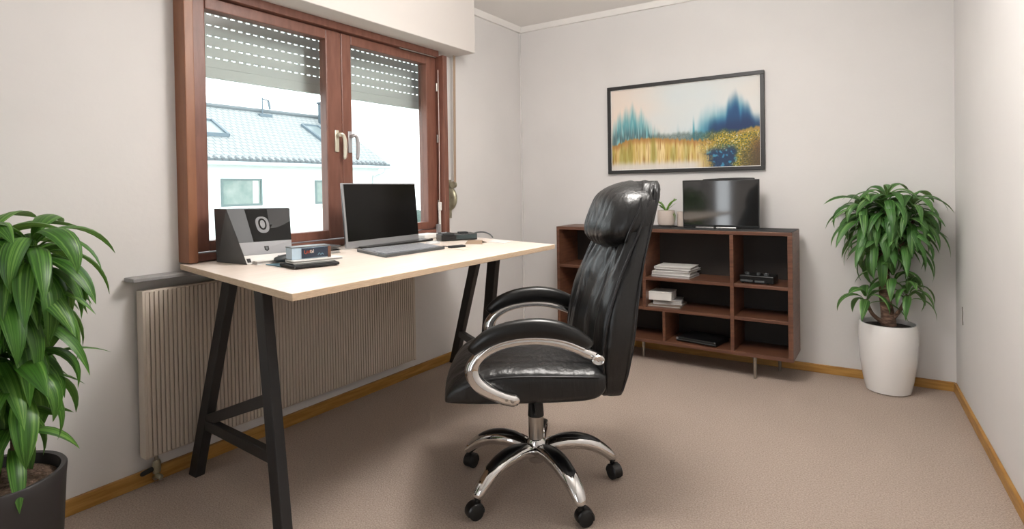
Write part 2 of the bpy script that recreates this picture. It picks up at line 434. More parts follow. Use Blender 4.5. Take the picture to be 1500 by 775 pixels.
fbF, fbT = (-2.425, 2.90, -.02), (-1.95, 2.57, .85)
ffF, ffT = (-1.985, 2.63, -.02), (-1.72, 2.40, .85)
for a, f in ((nbT, nbF), (nfT, nfF), (fbT, fbF), (ffT, ffF)): leg(a, f)
def lp(F, T, z): F = V(F); T = V(T); return F+(T-F)*((z-F.z)/(T.z-F.z))
def bar(a, c, w=.03, h=.042):
    b = NB(); beam(b, dk(a), dk(c), w, h, bevel=.003); return obj('crossbar', b, M_blackmetal, desk)
bar(lp(nbF, nbT, .215), lp(nfF, nfT, .24))
bar(lp(nbF, nbT, .225), lp(nfF, nfT, .43)+V((0, .01, 0)))
bar(lp(fbF, fbT, .23), lp(ffF, ffT, .24))
for T0, T1 in ((nbT, nfT), (fbT, ffT)):
    b = NB(); a = dk(T0); c = dk(T1); a.z = c.z = DZ-.023-.019; d = (c-a).normalized()
    beam(b, a-d*.05, c+d*.05, .04, .036, bevel=.003); obj('top_rail', b, M_blackmetal, desk)

# ------------------------------------------------------------ office chair (local: +x front, +y viewer side)
CH = thing('office_chair', 'black leather high-backed executive office chair on chrome five-star base', 'office chair', (-1.152, 1.862, 0), R(215))
rz = R(215)
def sgnpow(v, p): return math.copysign(abs(v)**p, v)
# seat cushion
def seat_mesh():
    b = NB(); rings = []; n = 56
    st = [(-.236, .50, .480, .88), (-.228, .515, .44, .97), (-.20, .526, .408, 1), (-.12, .530, .401, 1), (-.02, .534, .399, 1), (.08, .537, .399, 1), (.16, .535, .400, 1), (.22, .524, .402, 1), (.265, .505, .405, .99), (.295, .482, .409, .975), (.318, .452, .415, .955), (.328, .43, .422, .93)]
    for x, zt, zb_, wf in st:
        ring = []; W = .272*wf; zc = zb_+(zt-zb_)*.45
        for k in range(n):
            a = 2*math.pi*k/n; y = W*sgnpow(math.cos(a), .30); q = sgnpow(math.sin(a), .50)
            if q > 0:
                z = zc+(zt-zc)*q
                for y0 in (-.17, -.06, .06, .17): z -= .007*math.exp(-((y-y0)/.010)**2)*q
                z += (.004*math.sin(x*40+y*12)+.006*(1-(y/.27)**2))*q
            else: z = zc+(zc-zb_)*q
            ring.append(V((x+.012*(1-(y/.27)**2)*(x > .1), y, z)))
        rings.append(ring)
    ring_loft(b, rings)
    return b
o = obj('seat', seat_mesh(), M_leather, CH, smooth=True)
md = o.modifiers.new('sub', 'SUBSURF'); md.levels = 1; md.render_levels = 2
# seat piping along each side
for s in (1, -1):
    b = NB()
    P = [(-.20, s*.268, .500), (-.05, s*.271, .506), (.08, s*.271, .508), (.17, s*.270, .502), (.24, s*.267, .480), (.285, s*.261, .452), (.312, s*.254, .428)]
    tube(b, smooth_path(P, 5), .0045, 8, round_ends=True); obj('seat_piping', b, M_pipe, o, smooth=True)
# under-seat plate and mechanism
b = NB(); bx(b, -.13, .13, -.10, .10, .395, .425, .006); bx(b, -.07, .07, -.06, .06, .355, .40, .012); obj('tilt_mechanism', b, M_blackmatt, CH)
b = NB(); tube(b, [(.02, .05, .39), (.02, .20, .385), (.02, .26, .375)], .006, 8, round_ends=True); obj('height_lever', b, M_blackmatt, CH, smooth=True)

# backrest
ST = [(.392, -.225, -.285, .17), (.43, -.200, -.292, .205), (.50, -.185, -.303, .235), (.58, -.18, -.315, .248), (.66, -.19, -.325, .252), (.74, -.212, -.336, .248), (.82, -.242, -.352, .238), (.90, -.282, -.372, .226), (.97, -.318, -.392, .215), (1.04, -.350, -.412, .206), (1.10, -.374, -.430, .198), (1.145, -.392, -.441, .184), (1.168, -.408, -.440, .150)]
def interp(z):
    for a, c in zip(ST, ST[1:]):
        if z <= c[0]:
            t = max(0, (z-a[0])/(c[0]-a[0])); return [a[i]+(c[i]-a[i])*t for i in range(4)]
    return list(ST[-1])
def back_mesh():
    b = NB(); rings = []; n = 200
    for i in range(49):
        z = .405+(1.168-.405)*i/48
        z_, xf, xrr, hw_ = interp(z); th = (xf-xrr)/2; xc = (xf+xrr)/2
        ring = []
        for k in range(n):
            a = 2*math.pi*k/n
            y = hw_*sgnpow(math.cos(a), .45); xx = sgnpow(math.sin(a), .42)
            x = xc+th*xx
            if xx > .2:
                u = y/hw_
                # three padded columns with seams that lean outward towards the top
                cyc = 0
                for y0 in (-.62, -.2, .2, .62):
                    d = (u-y0*(1-.15*(z-.6)))/.055; cyc += math.exp(-d*d)
                x -= .014*cyc
                x += .020*(1-u*u)+.004*math.sin(z*23+u*4)*math.cos(u*7)
                x += .016*(u*u)**2 if abs(u) < .95 else 0
                # gathered creases below head cushion
                if z > .80: x += .009*math.sin(u*24+math.sin(z*18))*min(1, (z-.80)/.08)
            ring.append(V((x, y, z)))
        rings.append(ring)
    ring_loft(b, rings)
    return b
back = obj('backrest', back_mesh(), M_leather, CH, smooth=True)

for s in (1, -1):
    for off, rr in ((.010, .0045), (-.014, .003)):
        b = NB(); P = []
        for i in range(25):
            z = .43+(1.15-.43)*i/24; z_, xf, xrr, hw_ = interp(z)
            P.append((xf-.018+off if off > 0 else xrr+.022, s*(hw_+.001), z))
        tube(b, P, rr, 8); obj('back_piping', b, M_pipe, back, smooth=True)
# head cushion: wraps forward, fuller than the panel
def head_mesh():
    b = NB(); rings = []; n = 220; m = 30
    for i in range(m+1):
        t = i/m; z = .915+(1.172-.915)*t
        prof = max(.04, 1-abs(2*t-1)**(4.5 if t > .5 else 2.8))**.5
        z_, xf, xrr, hw_ = interp(min(z, 1.15))
        hw2 = (.196+.016*math.sin(math.pi*min(1, t*1.1)))*(.62+.38*prof)
        xb = xf-.035; thick = .13*prof+.02
        thick *= 1+.10*(t-.5)
        ring = []
        for k in range(n):
            a = 2*math.pi*k/n
            u = sgnpow(math.cos(a), .62); q = math.sin(a)
            y = hw2*u
            if q >= 0:
                x = xb+thick*sgnpow(q, .62)
                fold = 0
                for j, y0 in enumerate((-.62, -.4, -.16, .06, .3, .55)):
                    c0 = y0*(1.0-.25*(1-t))+.05*math.sin(t*5+j)
                    d = (u-c0)/.036; fold += math.exp(-d*d)*(.8+.4*math.sin(j*2.3))
                x -= .010*fold*q*math.sin(math.pi*min(1, t+.12))**.5
            else: x = xb-.01*abs(q)
            ring.append(V((x, y, z-.050*(u*u)*(t-.35))))
        rings.append(ring)
    ring_loft(b, rings); return b
hd = obj('headrest', head_mesh(), M_leather, CH, smooth=True)

for s in (1, -1):
    b = NB()
    tube(b, smooth_path([(-.350, s*.200, 1.11), (-.335, s*.211, 1.06), (-.305, s*.213, 1.0), (-.290, s*.200, .95)], 5), .004, 8); obj('head_piping', b, M_pipe, hd, smooth=True)

for o_ in [back, hd]+list(back.children)+list(hd.children):
    o_.data.transform(Matrix.Translation((-.28, 0, 0)) @ Matrix.Rotation(R(7), 4, 'Z') @ Matrix.Translation((.28, 0, 0)))

# arms
def arm(s):
    Y = .305*s; n_before = set(bpy.data.objects)
    pts = [(-.198, Y-.004*s, .625), (-.170, Y, .640), (-.125, Y, .664), (-.07, Y, .684), (0, Y, .694), (.07, Y, .689), (.13, Y, .672), (.18, Y, .640), (.208, Y, .597), (.207, Y, .555), (.182, Y, .515), (.145, Y-.006*s, .485), (.105, Y-.014*s, .462), (.072, Y-.022*s, .450)]
    b = NB()
    P = smooth_path(pts, 4)
    tube(b, P, [.017, .017, .0165, .016, .0155, .016, .017, .019, .021, .023, .024, .024, .023, .021], 14, flat=1.15, up=(0, 1, 0), round_ends=True)
    a = obj('armrest', b, M_chrome, CH, smooth=True)
    # second narrow inner chrome rail line
    b = NB()
    P = smooth_path([(-.16, Y+.014*s, .660), (-.09, Y+.014*s, .694), (0, Y+.014*s, .707), (.08, Y+.014*s, .700), (.15, Y+.014*s, .672), (.195, Y+.014*s, .628)], 5)
    tube(b, P, .006, 10, up=(0, 1, 0), round_ends=True); obj('trim_rail', b, M_chrome, a, smooth=True)
    b = NB()
    P = smooth_path([(-.178, Y, .676), (-.135, Y, .704), (-.075, Y, .728), (0, Y, .738), (.09, Y, .728), (.16, Y, .702), (.205, Y, .664)], 5)
    tube(b, P, [.015, .023, .0255, .026, .0255, .024, .017], 16, flat=1.35, up=(0, 1, 0), round_ends=True, sq=2.4)
    obj('arm_pad', b, M_pad, a, smooth=True)
    b = NB()
    Mx = Matrix.Translation((-.206, Y+.0*s, .618)) @ Matrix.Rotation(R(-90*s), 4, 'X')
    lathe(b, [(0, -.022), (.019, -.022), (.021, -.016), (.021, .026), (.017, .031), (.010, .028), (.0, .029)], n=24, M=Mx)
    obj('end_cap', b, M_chrome, a, smooth=True, angle=35)
    for q in ((.078, .452), (.098, .460)):
        b = NB(); lathe(b, [(0, 0), (.0055, 0), (.0045, .004), (0, .004)], n=10, M=Matrix.Translation((q[0], Y-.001*s, q[1])) @ Matrix.Rotation(R(-90*s), 4, 'X')); 
        for v in b.verts: v.co.y += .006*s
        obj('bolt', b, M_steel, a)
    for o_ in set(bpy.data.objects)-n_before:
        if o_.type == 'MESH':
            for v_ in o_.data.vertices:
                v_.co.z -= .012+.045*max(0, min(1, (v_.co.z-.45)/.27)); v_.co.x += .016 if s > 0 else -.030
arm(1); arm(-1)

# star base
b = NB()
lathe(b, [(0, .095), (.030, .095), (.036, .115), (.040, .15), (.038, .175), (.030, .185), (0, .185)], n=32); hub = obj('hub', b, M_chrome, CH, smooth=True, angle=40)
b = NB(); lathe(b, [(0, .18), (.029, .18), (.029, .272), (0, .272)], n=28); obj('gas_lift', b, M_steel, CH, smooth=True, angle=40)
b = NB(); lathe(b, [(0, .270), (.031, .270), (.028, .325), (.0, .325)], n=28); obj('lift_collar', b, M_blackmatt, CH, smooth=True, angle=40)
b = NB(); lathe(b, [(0, .32), (.016, .32), (.016, .40), (0, .40)], n=20); obj('piston', b, M_blackplastic, CH, smooth=True, angle=40)
def base_leg(angw, rad_=.305):
    al = R(angw)-rz
    M = Matrix.Rotation(al, 4, 'Z')
    path = smooth_path([(.015, 0, .136), (.07, 0, .154), (.13, 0, .158), (.19, 0, .150), (.24, 0, .131), (.28, 0, .104), (.303, 0, .080)], 4)
    b = NB()
    tube(b, [M @ p for p in path], [.024, .027, .0275, .0265, .0245, .0215, .018], 16, flat=1.30, sq=2.3, up=(0, 0, 1), round_ends=True)
    l = obj('base_leg', b, M_chrome, CH, smooth=True)
    b = NB()
    path = smooth_path([(.050, 0, .171), (.10, 0, .179), (.15, 0, .177), (.20, 0, .166), (.245, 0, .146), (.278, 0, .120)], 4)
    tube(b, [M @ p for p in path], [.005, .010, .012, .012, .010, .006], 14, flat=2.2, up=(0, 0, 1), round_ends=True)
    obj('top_cover', b, M_blackplastic, l, smooth=True)
    # caster
    c = M @ V((rad_, 0, 0))
    b = NB(); lathe(b, [(0, .05), (.007, .05), (.007, .082), (0, .082)], (c.x, c.y, 0), 12)
    st = obj('caster_stem', b, M_steel, l, smooth=True, angle=40)
    b = NB(); sw = random.uniform(0, 6.28)
    Mc = Matrix.Translation((c.x, c.y, 0)) @ Matrix.Rotation(sw, 4, 'Z')
    for s in (-1, 1):
        Mw = Mc @ Matrix.Translation((.012, s*.013, .027)) @ Matrix.Rotation(R(90), 4, 'X')
        lathe(b, [(0, -.009), (.021, -.009), (.0265, -.006), (.027, 0), (.0265, .006), (.021, .009), (0, .009)], n=28, M=Mw)
    obj('caster_wheel', b, M_blackmatt, l, smooth=True, angle=40)
    b = NB(); rings = []
    for k in range(13):
        a_ = R(-15+k*17)
        rings.append([Mc @ V((.012+(r_)*math.cos(a_), y_, .027+r_*math.sin(a_))) for r_, y_ in ((.0275, -.021), (.0315, -.017), (.0325, 0), (.0315, .017), (.0275, .021), (.0275, 0))])
    ring_loft(b, rings); bx_c = Mc @ V((0, 0, 0))
    lathe(b, [(0, .045), (.011, .045), (.010, .066), (0, .066)], (c.x, c.y, 0), 14)
    obj('caster_hood', b, M_blackplastic, l, smooth=True, angle=40)
for k in range(5): base_leg(42.8+72*k)

# ------------------------------------------------------------ bookcase
BX0, BX1, BY0, BY1, BZ0, BZ1 = -1.985, -.468, 3.525, 3.822, .135, .872
bc = thing('bookcase', 'low walnut open shelving unit with metal feet against back wall', 'bookcase', ((BX0+BX1)/2, (BY0+BY1)/2, 0))
ox = -(BX0+BX1)/2; oy = -(BY0+BY1)/2
def bc_box(name, x0, x1, z0, z1, y0=BY0, y1=BY1-.006, m=M_walnut, bev=.002):
    b = NB(); bx(b, x0+ox, x1+ox, y0+oy, y1+oy, z0, z1, bev); return obj(name, b, m, bc)
T = .022
bc_box('side_panel', BX0, BX0+T, BZ0, BZ1-T); bc_box('side_panel', BX1-T-.004, BX1, BZ0, BZ1-T)
tp = bc_box('top_panel', BX0, BX1, BZ1-T, BZ1)
b = NB(); bx(b, BX0+.6+ox, BX1+ox-.002, BY0+.004+oy, BY1-.01+oy, BZ1, BZ1+.003); obj('top_sheet', b, M_blackmatt, tp)
bc_box('bottom_panel', BX0+T, BX1-T, BZ0, BZ0+T)
bc_box('back_panel', BX0+T, BX1-T, BZ0+T, BZ1-T, BY1-.016, BY1-.007, M_backpanel, 0)
XA, XB = -1.352, -.808
Z1, Z2 = .540, .345
bc_box('divider', XB, XB+T, BZ0+T, BZ1-T); bc_box('divider', XA, XA+T, Z1+.02, BZ1-T)
bc_box('divider', -1.222, -1.222+.018, BZ0+T, Z2)
bc_box('shelf', XA-.002+T-.02, XB, Z1, Z1+.02, BY0+.004); bc_box('shelf', XB+T, BX1-T, Z1, Z1+.02, BY0+.004)
bc_box('shelf', XA, XB, Z2, Z2+.02, BY0+.004); bc_box('shelf', XB+T, BX1-T, Z2, Z2+.02, BY0+.004)
bc_box('shelf', BX0+T, XA, .585, .605, BY0+.004); bc_box('shelf', BX0+T, XA, Z2, Z2+.02, BY0+.004)
bc_box('divider', XA, XA+T, Z2+.02, Z1)
def bfoot(x, y):
    b = NB(); bx(b, x+ox-.022, x+ox+.022, y+oy-.022, y+oy+.022, BZ0-.006, BZ0, .002)
    tube(b, [(x+ox, y+oy, 0), (x+ox, y+oy, BZ0-.004)], [.008, .011], 14); obj('foot', b, M_steel, bc, smooth=True, angle=40)
bfoot(-.68, 3.565); bfoot(-.58, 3.79); bfoot(-1.88, 3.60); bfoot(-1.88, 3.79); bfoot(-1.40, 3.66)

# magazines on upper shelf
def slab(name, label, cat, x, y, z, w, d, h, rz_=0, cover=M_white, group=None, page=M_pages, spine=True):
    t = thing(name, label, cat, (x, y, z), R(rz_), group)
    b = NB(); bx(b, -w/2+.003, w/2-.003, -d/2+.003, d/2-.002, .0015, h-.0015); obj('pages', b, page, t)
    b = NB(); bx(b, -w/2, w/2, -d/2, d/2, 0, .002); bx(b, -w/2, w/2, -d/2, d/2, h-.002, h)
    if spine: bx(b, -w/2, -w/2+.002, -d/2, d/2, 0.001, h-.001)
    obj('cover', b, cover, t); return t
M_lgrey = mat('light_grey_cover', (206, 206, 206), .4)
z = Z1+.02
for i, (dx, dy, w, h, rz_, m_, lb) in enumerate((
        (0, 0, .25, .016, -3, M_lgrey, 'grey-white magazine at the bottom of the stack on the upper shelf'),
        (-.006, .004, .245, .020, 2, M_white, 'thick white magazine second from the bottom of the upper-shelf stack'),
        (.014, .012, .225, .014, -7, M_lgrey, 'slim pale magazine just under the top of the upper-shelf stack'),
        (.004, .008, .235, .016, 1, M_white, 'white magazine lying on top of the upper-shelf stack'))):
    slab('magazine', lb, 'magazine', -1.178+dx, 3.665+dy, z, w, .19, h, rz_, m_, 'magazines stacked on the upper shelf'); z += h+.0003
# book and white boxes on middle shelf
z = Z2+.02
slab('book', 'brown-grey covered thin book lying under the white box on the middle shelf', 'book', -1.236, 3.665, z, .215, .19, .012, 4, mat('taupe_cover', (126, 112, 100), .6))
slab('book', 'white paperback sticking out right beneath the white box on the middle shelf', 'book', -1.232, 3.685, z+.0125, .18, .15, .026, 12, M_lgrey)
t = thing('carton', 'small white cardboard carton on top of books on middle shelf', 'box', (-1.275, 3.655, z+.039), R(5))
b = NB(); bx(b, -.072, .085, -.07, .07, 0, .052, .003); obj('body', b, M_white, t)
b = NB(); bx(b, -.074, .087, -.072, .072, .046, .056, .002); obj('lid', b, M_white, t)
# black audio device, right cubby
t = thing('electronic_device', 'small black electronic device with silver buttons in upper right cubby', 'device', (-.665, 3.63, Z1+.02), R(-3))
b = NB(); bx(b, -.095, .095, -.06, .06, .006, .048, .004); obj('housing', b, M_blackplastic, t)
b = NB(); bx(b, -.088, -.02, -.066, -.058, .010, .022, .001); bx(b, -.008, .045, -.066, -.058, .008, .020, .001); obj('drawer_slot', b, M_darkgrey, t)
for x_, r_ in ((-.062, .014), (.0, .012), (.045, .016)):
    b = NB(); lathe(b, [(0, 0), (r_, 0), (r_, .010), (r_*.7, .013), (0, .013)], (x_, -.01, .048), 18); obj('knob', b, M_darkgrey, t, smooth=True, angle=40)
for x_ in (-.08, .06):
    for y_ in (-.045, .045):
        b = NB(); lathe(b, [(0, 0), (.008, 0), (.008, .006), (0, .006)], (x_, y_, 0), 10); obj('foot', b, M_blackmatt, t)
# flat game console / disc player in bottom cubby
t = thing('disc_player', 'flat black disc player with rounded edges in lowest shelf cubby', 'disc player', (-1.005, 3.655, BZ0+T), R(-8))
b = NB(); hexa(b, [(-.135, -.10, .004), (.125, -.10, .004), (.135, .09, .004), (-.125, .09, .004), (-.13, -.095, .030), (.118, -.095, .030), (.12, .08, .034), (-.12, .08, .034)], .006); obj('housing', b, M_blackplastic, t)
b = NB(); bx(b, -.128, .115, -.103, -.098, .012, .016); obj('disc_slot', b, M_darkgrey, t)
b = NB(); lathe(b, [(0, 0), (.007, 0), (.007, .004), (0, .004)], n=12, M=Matrix.Translation((-.125, -.100, .022)) @ Matrix.Rotation(R(90), 4, 'X')); obj('button', b, M_silver, t)
for x_ in (-.10, .10):
    b = NB(); bx(b, x_-.012, x_+.012, -.07, .06, 0, .005); obj('foot', b, M_blackmatt, t)
# small ornament in left cubby
t = thing('beaded_ornament', 'small ornament of red and white beads in the far left cubby beside headrest', 'ornament', (-1.738, 3.60, .605))
b = NB(); lathe(b, [(0, 0), (.022, 0), (.022, .012), (.006, .02), (0, .02)], n=16); obj('base', b, M_darkgrey, t, smooth=True, angle=40)
for k, (m_, z_) in enumerate(((M_chim, .030), (M_cream, .052), (M_red, .074), (M_white, .098))):
    b = NB(); bmesh.ops.create_uvsphere(b, u_segments=14, v_segments=10, radius=.0145, matrix=Matrix.Translation((.003*(-1)**k, 0, z_))); obj('bead', b, m_, t, smooth=True)

# monitor on the bookcase
t = thing('monitor', 'glossy dark flat monitor standing on top of the walnut bookcase', 'monitor', (-.90, 3.70, BZ1+.003), R(0))
b = NB(); hexa(b, [(-.232, -.012, .004), (.230, -.012, .004), (.230, .012, .004), (-.232, .012, .004), (-.234, -.012, .305), (.232, -.012, .305), (.232, .012, .305), (-.234, .012, .305)], .004)
hs = obj('housing', b, M_blackplastic, t)
b = NB(); bx(b, -.226, .224, -.0135, -.0115, .020, .298); obj('screen', b, M_screen2, hs)
b = NB(); tube(b, smooth_path([(-.10, .0, .3045), (.0, .0, .3085), (.12, .0, .3095), (.20, .0, .307)], 4), .006, 8, round_ends=True); obj('top_bar', b, M_blackplastic, hs, smooth=True)
b = NB(); bx(b, -.22, .10, -.045, .045, 0, .006, .002); obj('stand', b, M_blackplastic, t)
b = NB(); bx(b, -.14, -.03, -.050, -.044, 0.0, .009, .002); bx(b, -.015, .105, -.050, -.044, .0, .009, .002); obj('stand_trim', b, M_chrome, t)
b = NB(); bx(b, -.03, .03, .0, .03, .004, .12, .003); obj('neck', b, M_blackplastic, t)

# tray, pot with succulent, note holder
t = thing('tray', 'dark flat tray under the greige plant pot on the bookcase', 'tray', (-1.29, 3.70, BZ1+.0005), R(-2))
b = NB(); bx(b, -.10, .10, -.065, .065, 0, .008, .002)
obj('plate', b, M_blackmatt, t)
t = thing('potted_succulent', 'trailing green succulent in a round greige pot on the bookcase', 'plant', (-1.248, 3.70, BZ1+.009))
b = NB(); lathe(b, [(0, 0), (.040, 0), (.052, .008), (.056, .03), (.056, .102), (.051, .104), (.050, .09), (0, .088)], n=32, sx=1.0, sy=.9); obj('pot', b, M_greigepot, t, smooth=True, angle=40)
b = NB(); lathe(b, [(0, .086), (.049, .086), (.047, .096), (0, .100)], n=20, sy=.9); obj('soil', b, M_darksoil, t, smooth=True)
def strap_leaf(bm, uvl, p0, dirh, L, w, rise, droop, seg=9, fold=.35, wob=0, wpos=.4, clamp=None, cone=None):
    """arching strap leaf: starts at p0 heading dirh (unit horizontal), climbing then falling"""
    d = V((dirh[0], dirh[1], 0)).normalized(); side = V((-d.y, d.x, 0))
    up = V((0, 0, 1)); pos = V(p0); ang = rise; rows = []
    ds = L/seg; yaw = 0
    for i in range(seg+1):
        t = i/seg
        ww = w*max(.0, (min(1, (t+.06)/wpos)**.75 if t < wpos else (1-((t-wpos)/(1-wpos))**1.9)))
        if i == seg: ww = .0008
        dd = d*math.cos(ang)+up*math.sin(ang)
        nn = side.cross(dd).normalized()*-1
        s2 = side*math.cos(wob*t)+nn*math.sin(wob*t)
        row = []
        for k in (-1, -.5, 0, .5, 1):
            q = pos+s2*ww*.5*k+nn*(fold*ww*.5*(k*k))*-1*.6
            if clamp: q = clamp(q)
            row.append((bm.verts.new(q), k))
        rows.append((row, t))
        pos = pos+dd*ds
        ang -= droop/seg*(1.5-.9*t)
        yaw_step = wob*.05
        d = (d+side*yaw_step).normalized(); side = V((-d.y, d.x, 0))
    uo = random.random()*20; vo = random.random()*10
    for (ra, ta), (rb, tb) in zip(rows, rows[1:]):
        for k in range(4):
            f = bm.faces.new((ra[k][0], ra[k+1][0], rb[k+1][0], rb[k][0])); f.smooth = True
            for lp_, uvv in zip(f.loops, ((ra[k][1], ta), (ra[k+1][1], ta), (rb[k+1][1], tb), (rb[k][1], tb))):
                lp_[uvl].uv = (uvv[0]*.5+uo, uvv[1]+vo)
def leaf_bm():
    b = NB(); return b, b.loops.layers.uv.new('UVMap')
random.seed(5)
b, uvl = leaf_bm()
for az, L, rise, dr, w in ((0.3, .10, R(60), R(40), .014), (.6, .085, R(50), R(20), .014), (2.9, .10, R(55), R(80), .013), (3.3, .07, R(70), R(60), .012), (-.3, .12, R(20), R(120), .010), (-.1, .13, R(30), R(140), .010), (2.2, .06, R(15), R(60), .02), (-1.8, .055, R(15), R(60), .02), (-1.2, .055, R(15), R(50), .02), (3.9, .06, R(10), R(50), .02), (4.5, .05, R(5), R(60), .022)):
    strap_leaf(b, uvl, (0, 0, .095), (math.cos(az), math.sin(az)), L, w, rise, dr, 7)
for az, L, rise in ((.35, .085, R(55)), (2.75, .07, R(50)), (3.2, .05, R(40))):
    d = V((math.cos(az)*math.cos(rise), math.sin(az)*math.cos(rise), math.sin(rise)))
    for q in range(9):
        p = V((0, 0, .1))+d*L*(.45+q/13); an = az+(-1)**q*1.2
        strap_leaf(b, uvl, p, (math.cos(an), math.sin(an)), .024, .013, R(40), R(50), 4)
obj('leaves', b, M_succ, t)
b = NB()
for az, L, rise in ((.35, .10, R(58)), (2.75, .085, R(52))):
    tube(b, smooth_path([(0, 0, .09), (math.cos(az)*L*.3, 0, .09+L*.6), (math.cos(az)*L*.75, 0, .09+L*.85)], 4), [.007, .006, .003], 8, round_ends=True)
obj('stem', b, M_succ, t, smooth=True)
t = thing('planter_sleeve', 'small pale greige cup half hidden behind monitor beside the succulent pot', 'cup', (-1.150, 3.735, BZ1+.0035))
b = NB(); lathe(b, [(0, 0), (.028, 0), (.034, .006), (.036, .10), (.032, .10), (.030, .012), (0, .010)], n=28); obj('body', b, M_greigepot, t, smooth=True, angle=40)
t = thing('note_holder', 'small white note holder with grey clip beside headrest on the bookcase', 'note holder', (-1.40, 3.66, BZ1+.0005), R(0))
b = NB(); bx(b, -.05, .06, -.03, .03, 0, .012, .002); obj('base', b, M_white, t)
b = NB(); bx(b, .005, .045, -.004, .006, .012, .034, .001); obj('clip', b, M_darkgrey, t)

# ------------------------------------------------------------ framed painting
pf = thing('framed_painting', 'wide black-framed abstract painting of blue trees over golden grass on back wall', 'painting', (-1.19, yb(-1.19)-.001, 1.552), AB)
W2, H2, FW = .527, .313, .024
b = NB()
bx(b, -W2, W2, -.028, 0, H2-FW, H2, .002); bx(b, -W2, W2, -.028, 0, -H2, -H2+FW, .002)
bx(b, -W2, -W2+FW, -.028, 0, -H2+FW, H2-FW, .002); bx(b, W2-FW, W2, -.028, 0, -H2+FW, H2-FW, .002)
obj('frame', b, M_blackmetal, pf)
b = NB()
for a_ in ((-W2+FW, W2-FW, H2-FW-.004, H2-FW), (-W2+FW, W2-FW, -H2+FW, -H2+FW+.004), (-W2+FW, -W2+FW+.004, -H2+FW, H2-FW), (W2-FW-.004, W2-FW, -H2+FW, H2-FW)):
    bx(b, a_[0], a_[1], -.016, -.010, a_[2], a_[3])
obj('inner_lip', b, M_white, pf)
def nz(x, y, s=0): return noise.noise(V((x, y, s)))
def sm(a, c, x):
    t = max(0, min(1, (x-a)/(c-a))); return t*t*(3-2*t)
def mixc(a, c, t): return tuple(a[i]+(c[i]-a[i])*t for i in range(3))
def paint(u, v):
    st = nz(u*70, v*2.0, 1); st2 = nz(u*160, v*5, 2); bl = nz(u*5, v*5, 3); sp = nz(u*120, v*70, 4)
    c = mixc((226, 212, 200), (208, 214, 214), sm(.1, .5, u)*(1-.4*sm(.6, 1, u))+bl*.25)
    # left misty trees
    hl = .72*math.exp(-((u-.09)/.17)**2)+.52*math.exp(-((u-.3)/.18)**2)*.9
    hl = max(hl*.95, .50) + .10*nz(u*28, 0, 5)+.05*st
    a = sm(hl, hl-.26, v)*(1-.55*sm(.3, .42, u)*sm(.62, .52, u))*(.78+.35*st)
    tl = mixc((60, 140, 154), (34, 76, 84), sm(.58, .38, v))
    tl = mixc(tl, (120, 184, 190), sm(0, .5, st2+st))
    c = mixc(c, tl, max(0, min(1, a)))
    # right teal haze and deep blue masses
    def mass(cu, w, top, soft, col, al):
        nonlocal c
        h = top*math.exp(-abs((u-cu)/w)**4)+.09*nz(u*11, 1, 7)+.05*nz(u*34, 2, 7)+.015*st
        k = sm(h, h-soft, v)*al*sm(.30, .36, v)
        c = mixc(c, col, max(0, min(1, k)))
    mass(.80, .30, .78, .42, (46, 140, 168), .85)
    mass(.85, .18, .80, .34, (10, 96, 140), .9)
    mass(.835, .06, .86, .30, (4, 62, 108), .95)
    mass(.71, .045, .66, .3, (8, 66, 100), .85)
    mass(.925, .06, .76, .25, (6, 50, 96), .9)
    mass(.585, .012, .68, .22, (30, 128, 150), .7)
    k = sm(.60, .44, v)*sm(.60, .78, u)*.85; c = mixc(c, (8, 40, 84), k)
    # horizon tree line
    hz = .40+.05*nz(u*36, 3, 8); k = sm(hz+.04, hz-.01, v)*sm(.24, .34, u)*.7*(1-.0*u)
    c = mixc(c, (52, 70, 64), k*(.6+.6*abs(sp)))
    # golden grass
    gh = .37+.03*math.sin(u*7)+.03*nz(u*60, 4, 9)-.05*sm(.15, 0, u)+.07*sm(.72, .95, u)
    k = sm(gh, gh-.035, v)
    g = mixc((198, 170, 96), (228, 206, 150), sm(-.3, .5, st))
    g = mixc(g, (148, 98, 44), sm(.05, .5, st2)*.7); g = mixc(g, (168, 116, 60), sm(.10, .02, abs(v-gh+.01))*.8)
    g = mixc(g, (132, 130, 50), sm(.0, .5, nz(u*18, v*3, 11))*.5)
    c = mixc(c, g, k)
    # pale foot of the picture on the left
    k = sm(.13+.05*nz(u*50, 0, 12), .04, v)*sm(.68, .58, u); c = mixc(c, (214, 208, 204), k*.9)
    # flowers and undergrowth on the right
    k = sm(.60, .72, u)*k*0+sm(.60, .76, u+.05*nz(u*9, v*9, 22))*sm(.44, .35, v+.04*nz(u*20, v*3, 23))
    fl = mixc((176, 150, 40), (70, 84, 42), sm(-.15, .25, sp)); fl = mixc(fl, (222, 206, 150), sm(.30, .42, nz(u*90, v*60, 14)))
    fl = mixc(fl, (96, 62, 40), sm(.90, .99, u)*sm(.42, .2, v)*.8)
    fl = mixc(fl, (90, 66, 56), sm(.24, .14, v)*sm(.76, .62, u)*.8)
    c = mixc(c, fl, k)
    jx = .05*nz(u*14, v*14, 21)+.02*sp; k = sm(.66, .72, u+jx)*sm(.88, .82, u+jx)*sm(.27, .17, v+jx)
    c = mixc(c, mixc((14, 46, 88), (44, 128, 176), sm(.15, .4, nz(u*50, v*26, 15))), k*.92)
    k = sm(.86, .90, u)*sm(.30, .1, v)*.6; c = mixc(c, (70, 60, 40), k)
    c = mixc(c, (232, 226, 214), sm(.36, .5, nz(u*60, v*60, 17))*sm(.83, .86, u)*sm(.90, .87, u)*sm(.31, .34, v)*sm(.40, .37, v))
    return c
nx, nzz = 300, 170
x0, x1, z0, z1 = -W2+FW, W2-FW, -H2+FW, H2-FW
verts = [(x0+(x1-x0)*i/nx, -.012, z0+(z1-z0)*j/nzz) for j in range(nzz+1) for i in range(nx+1)]
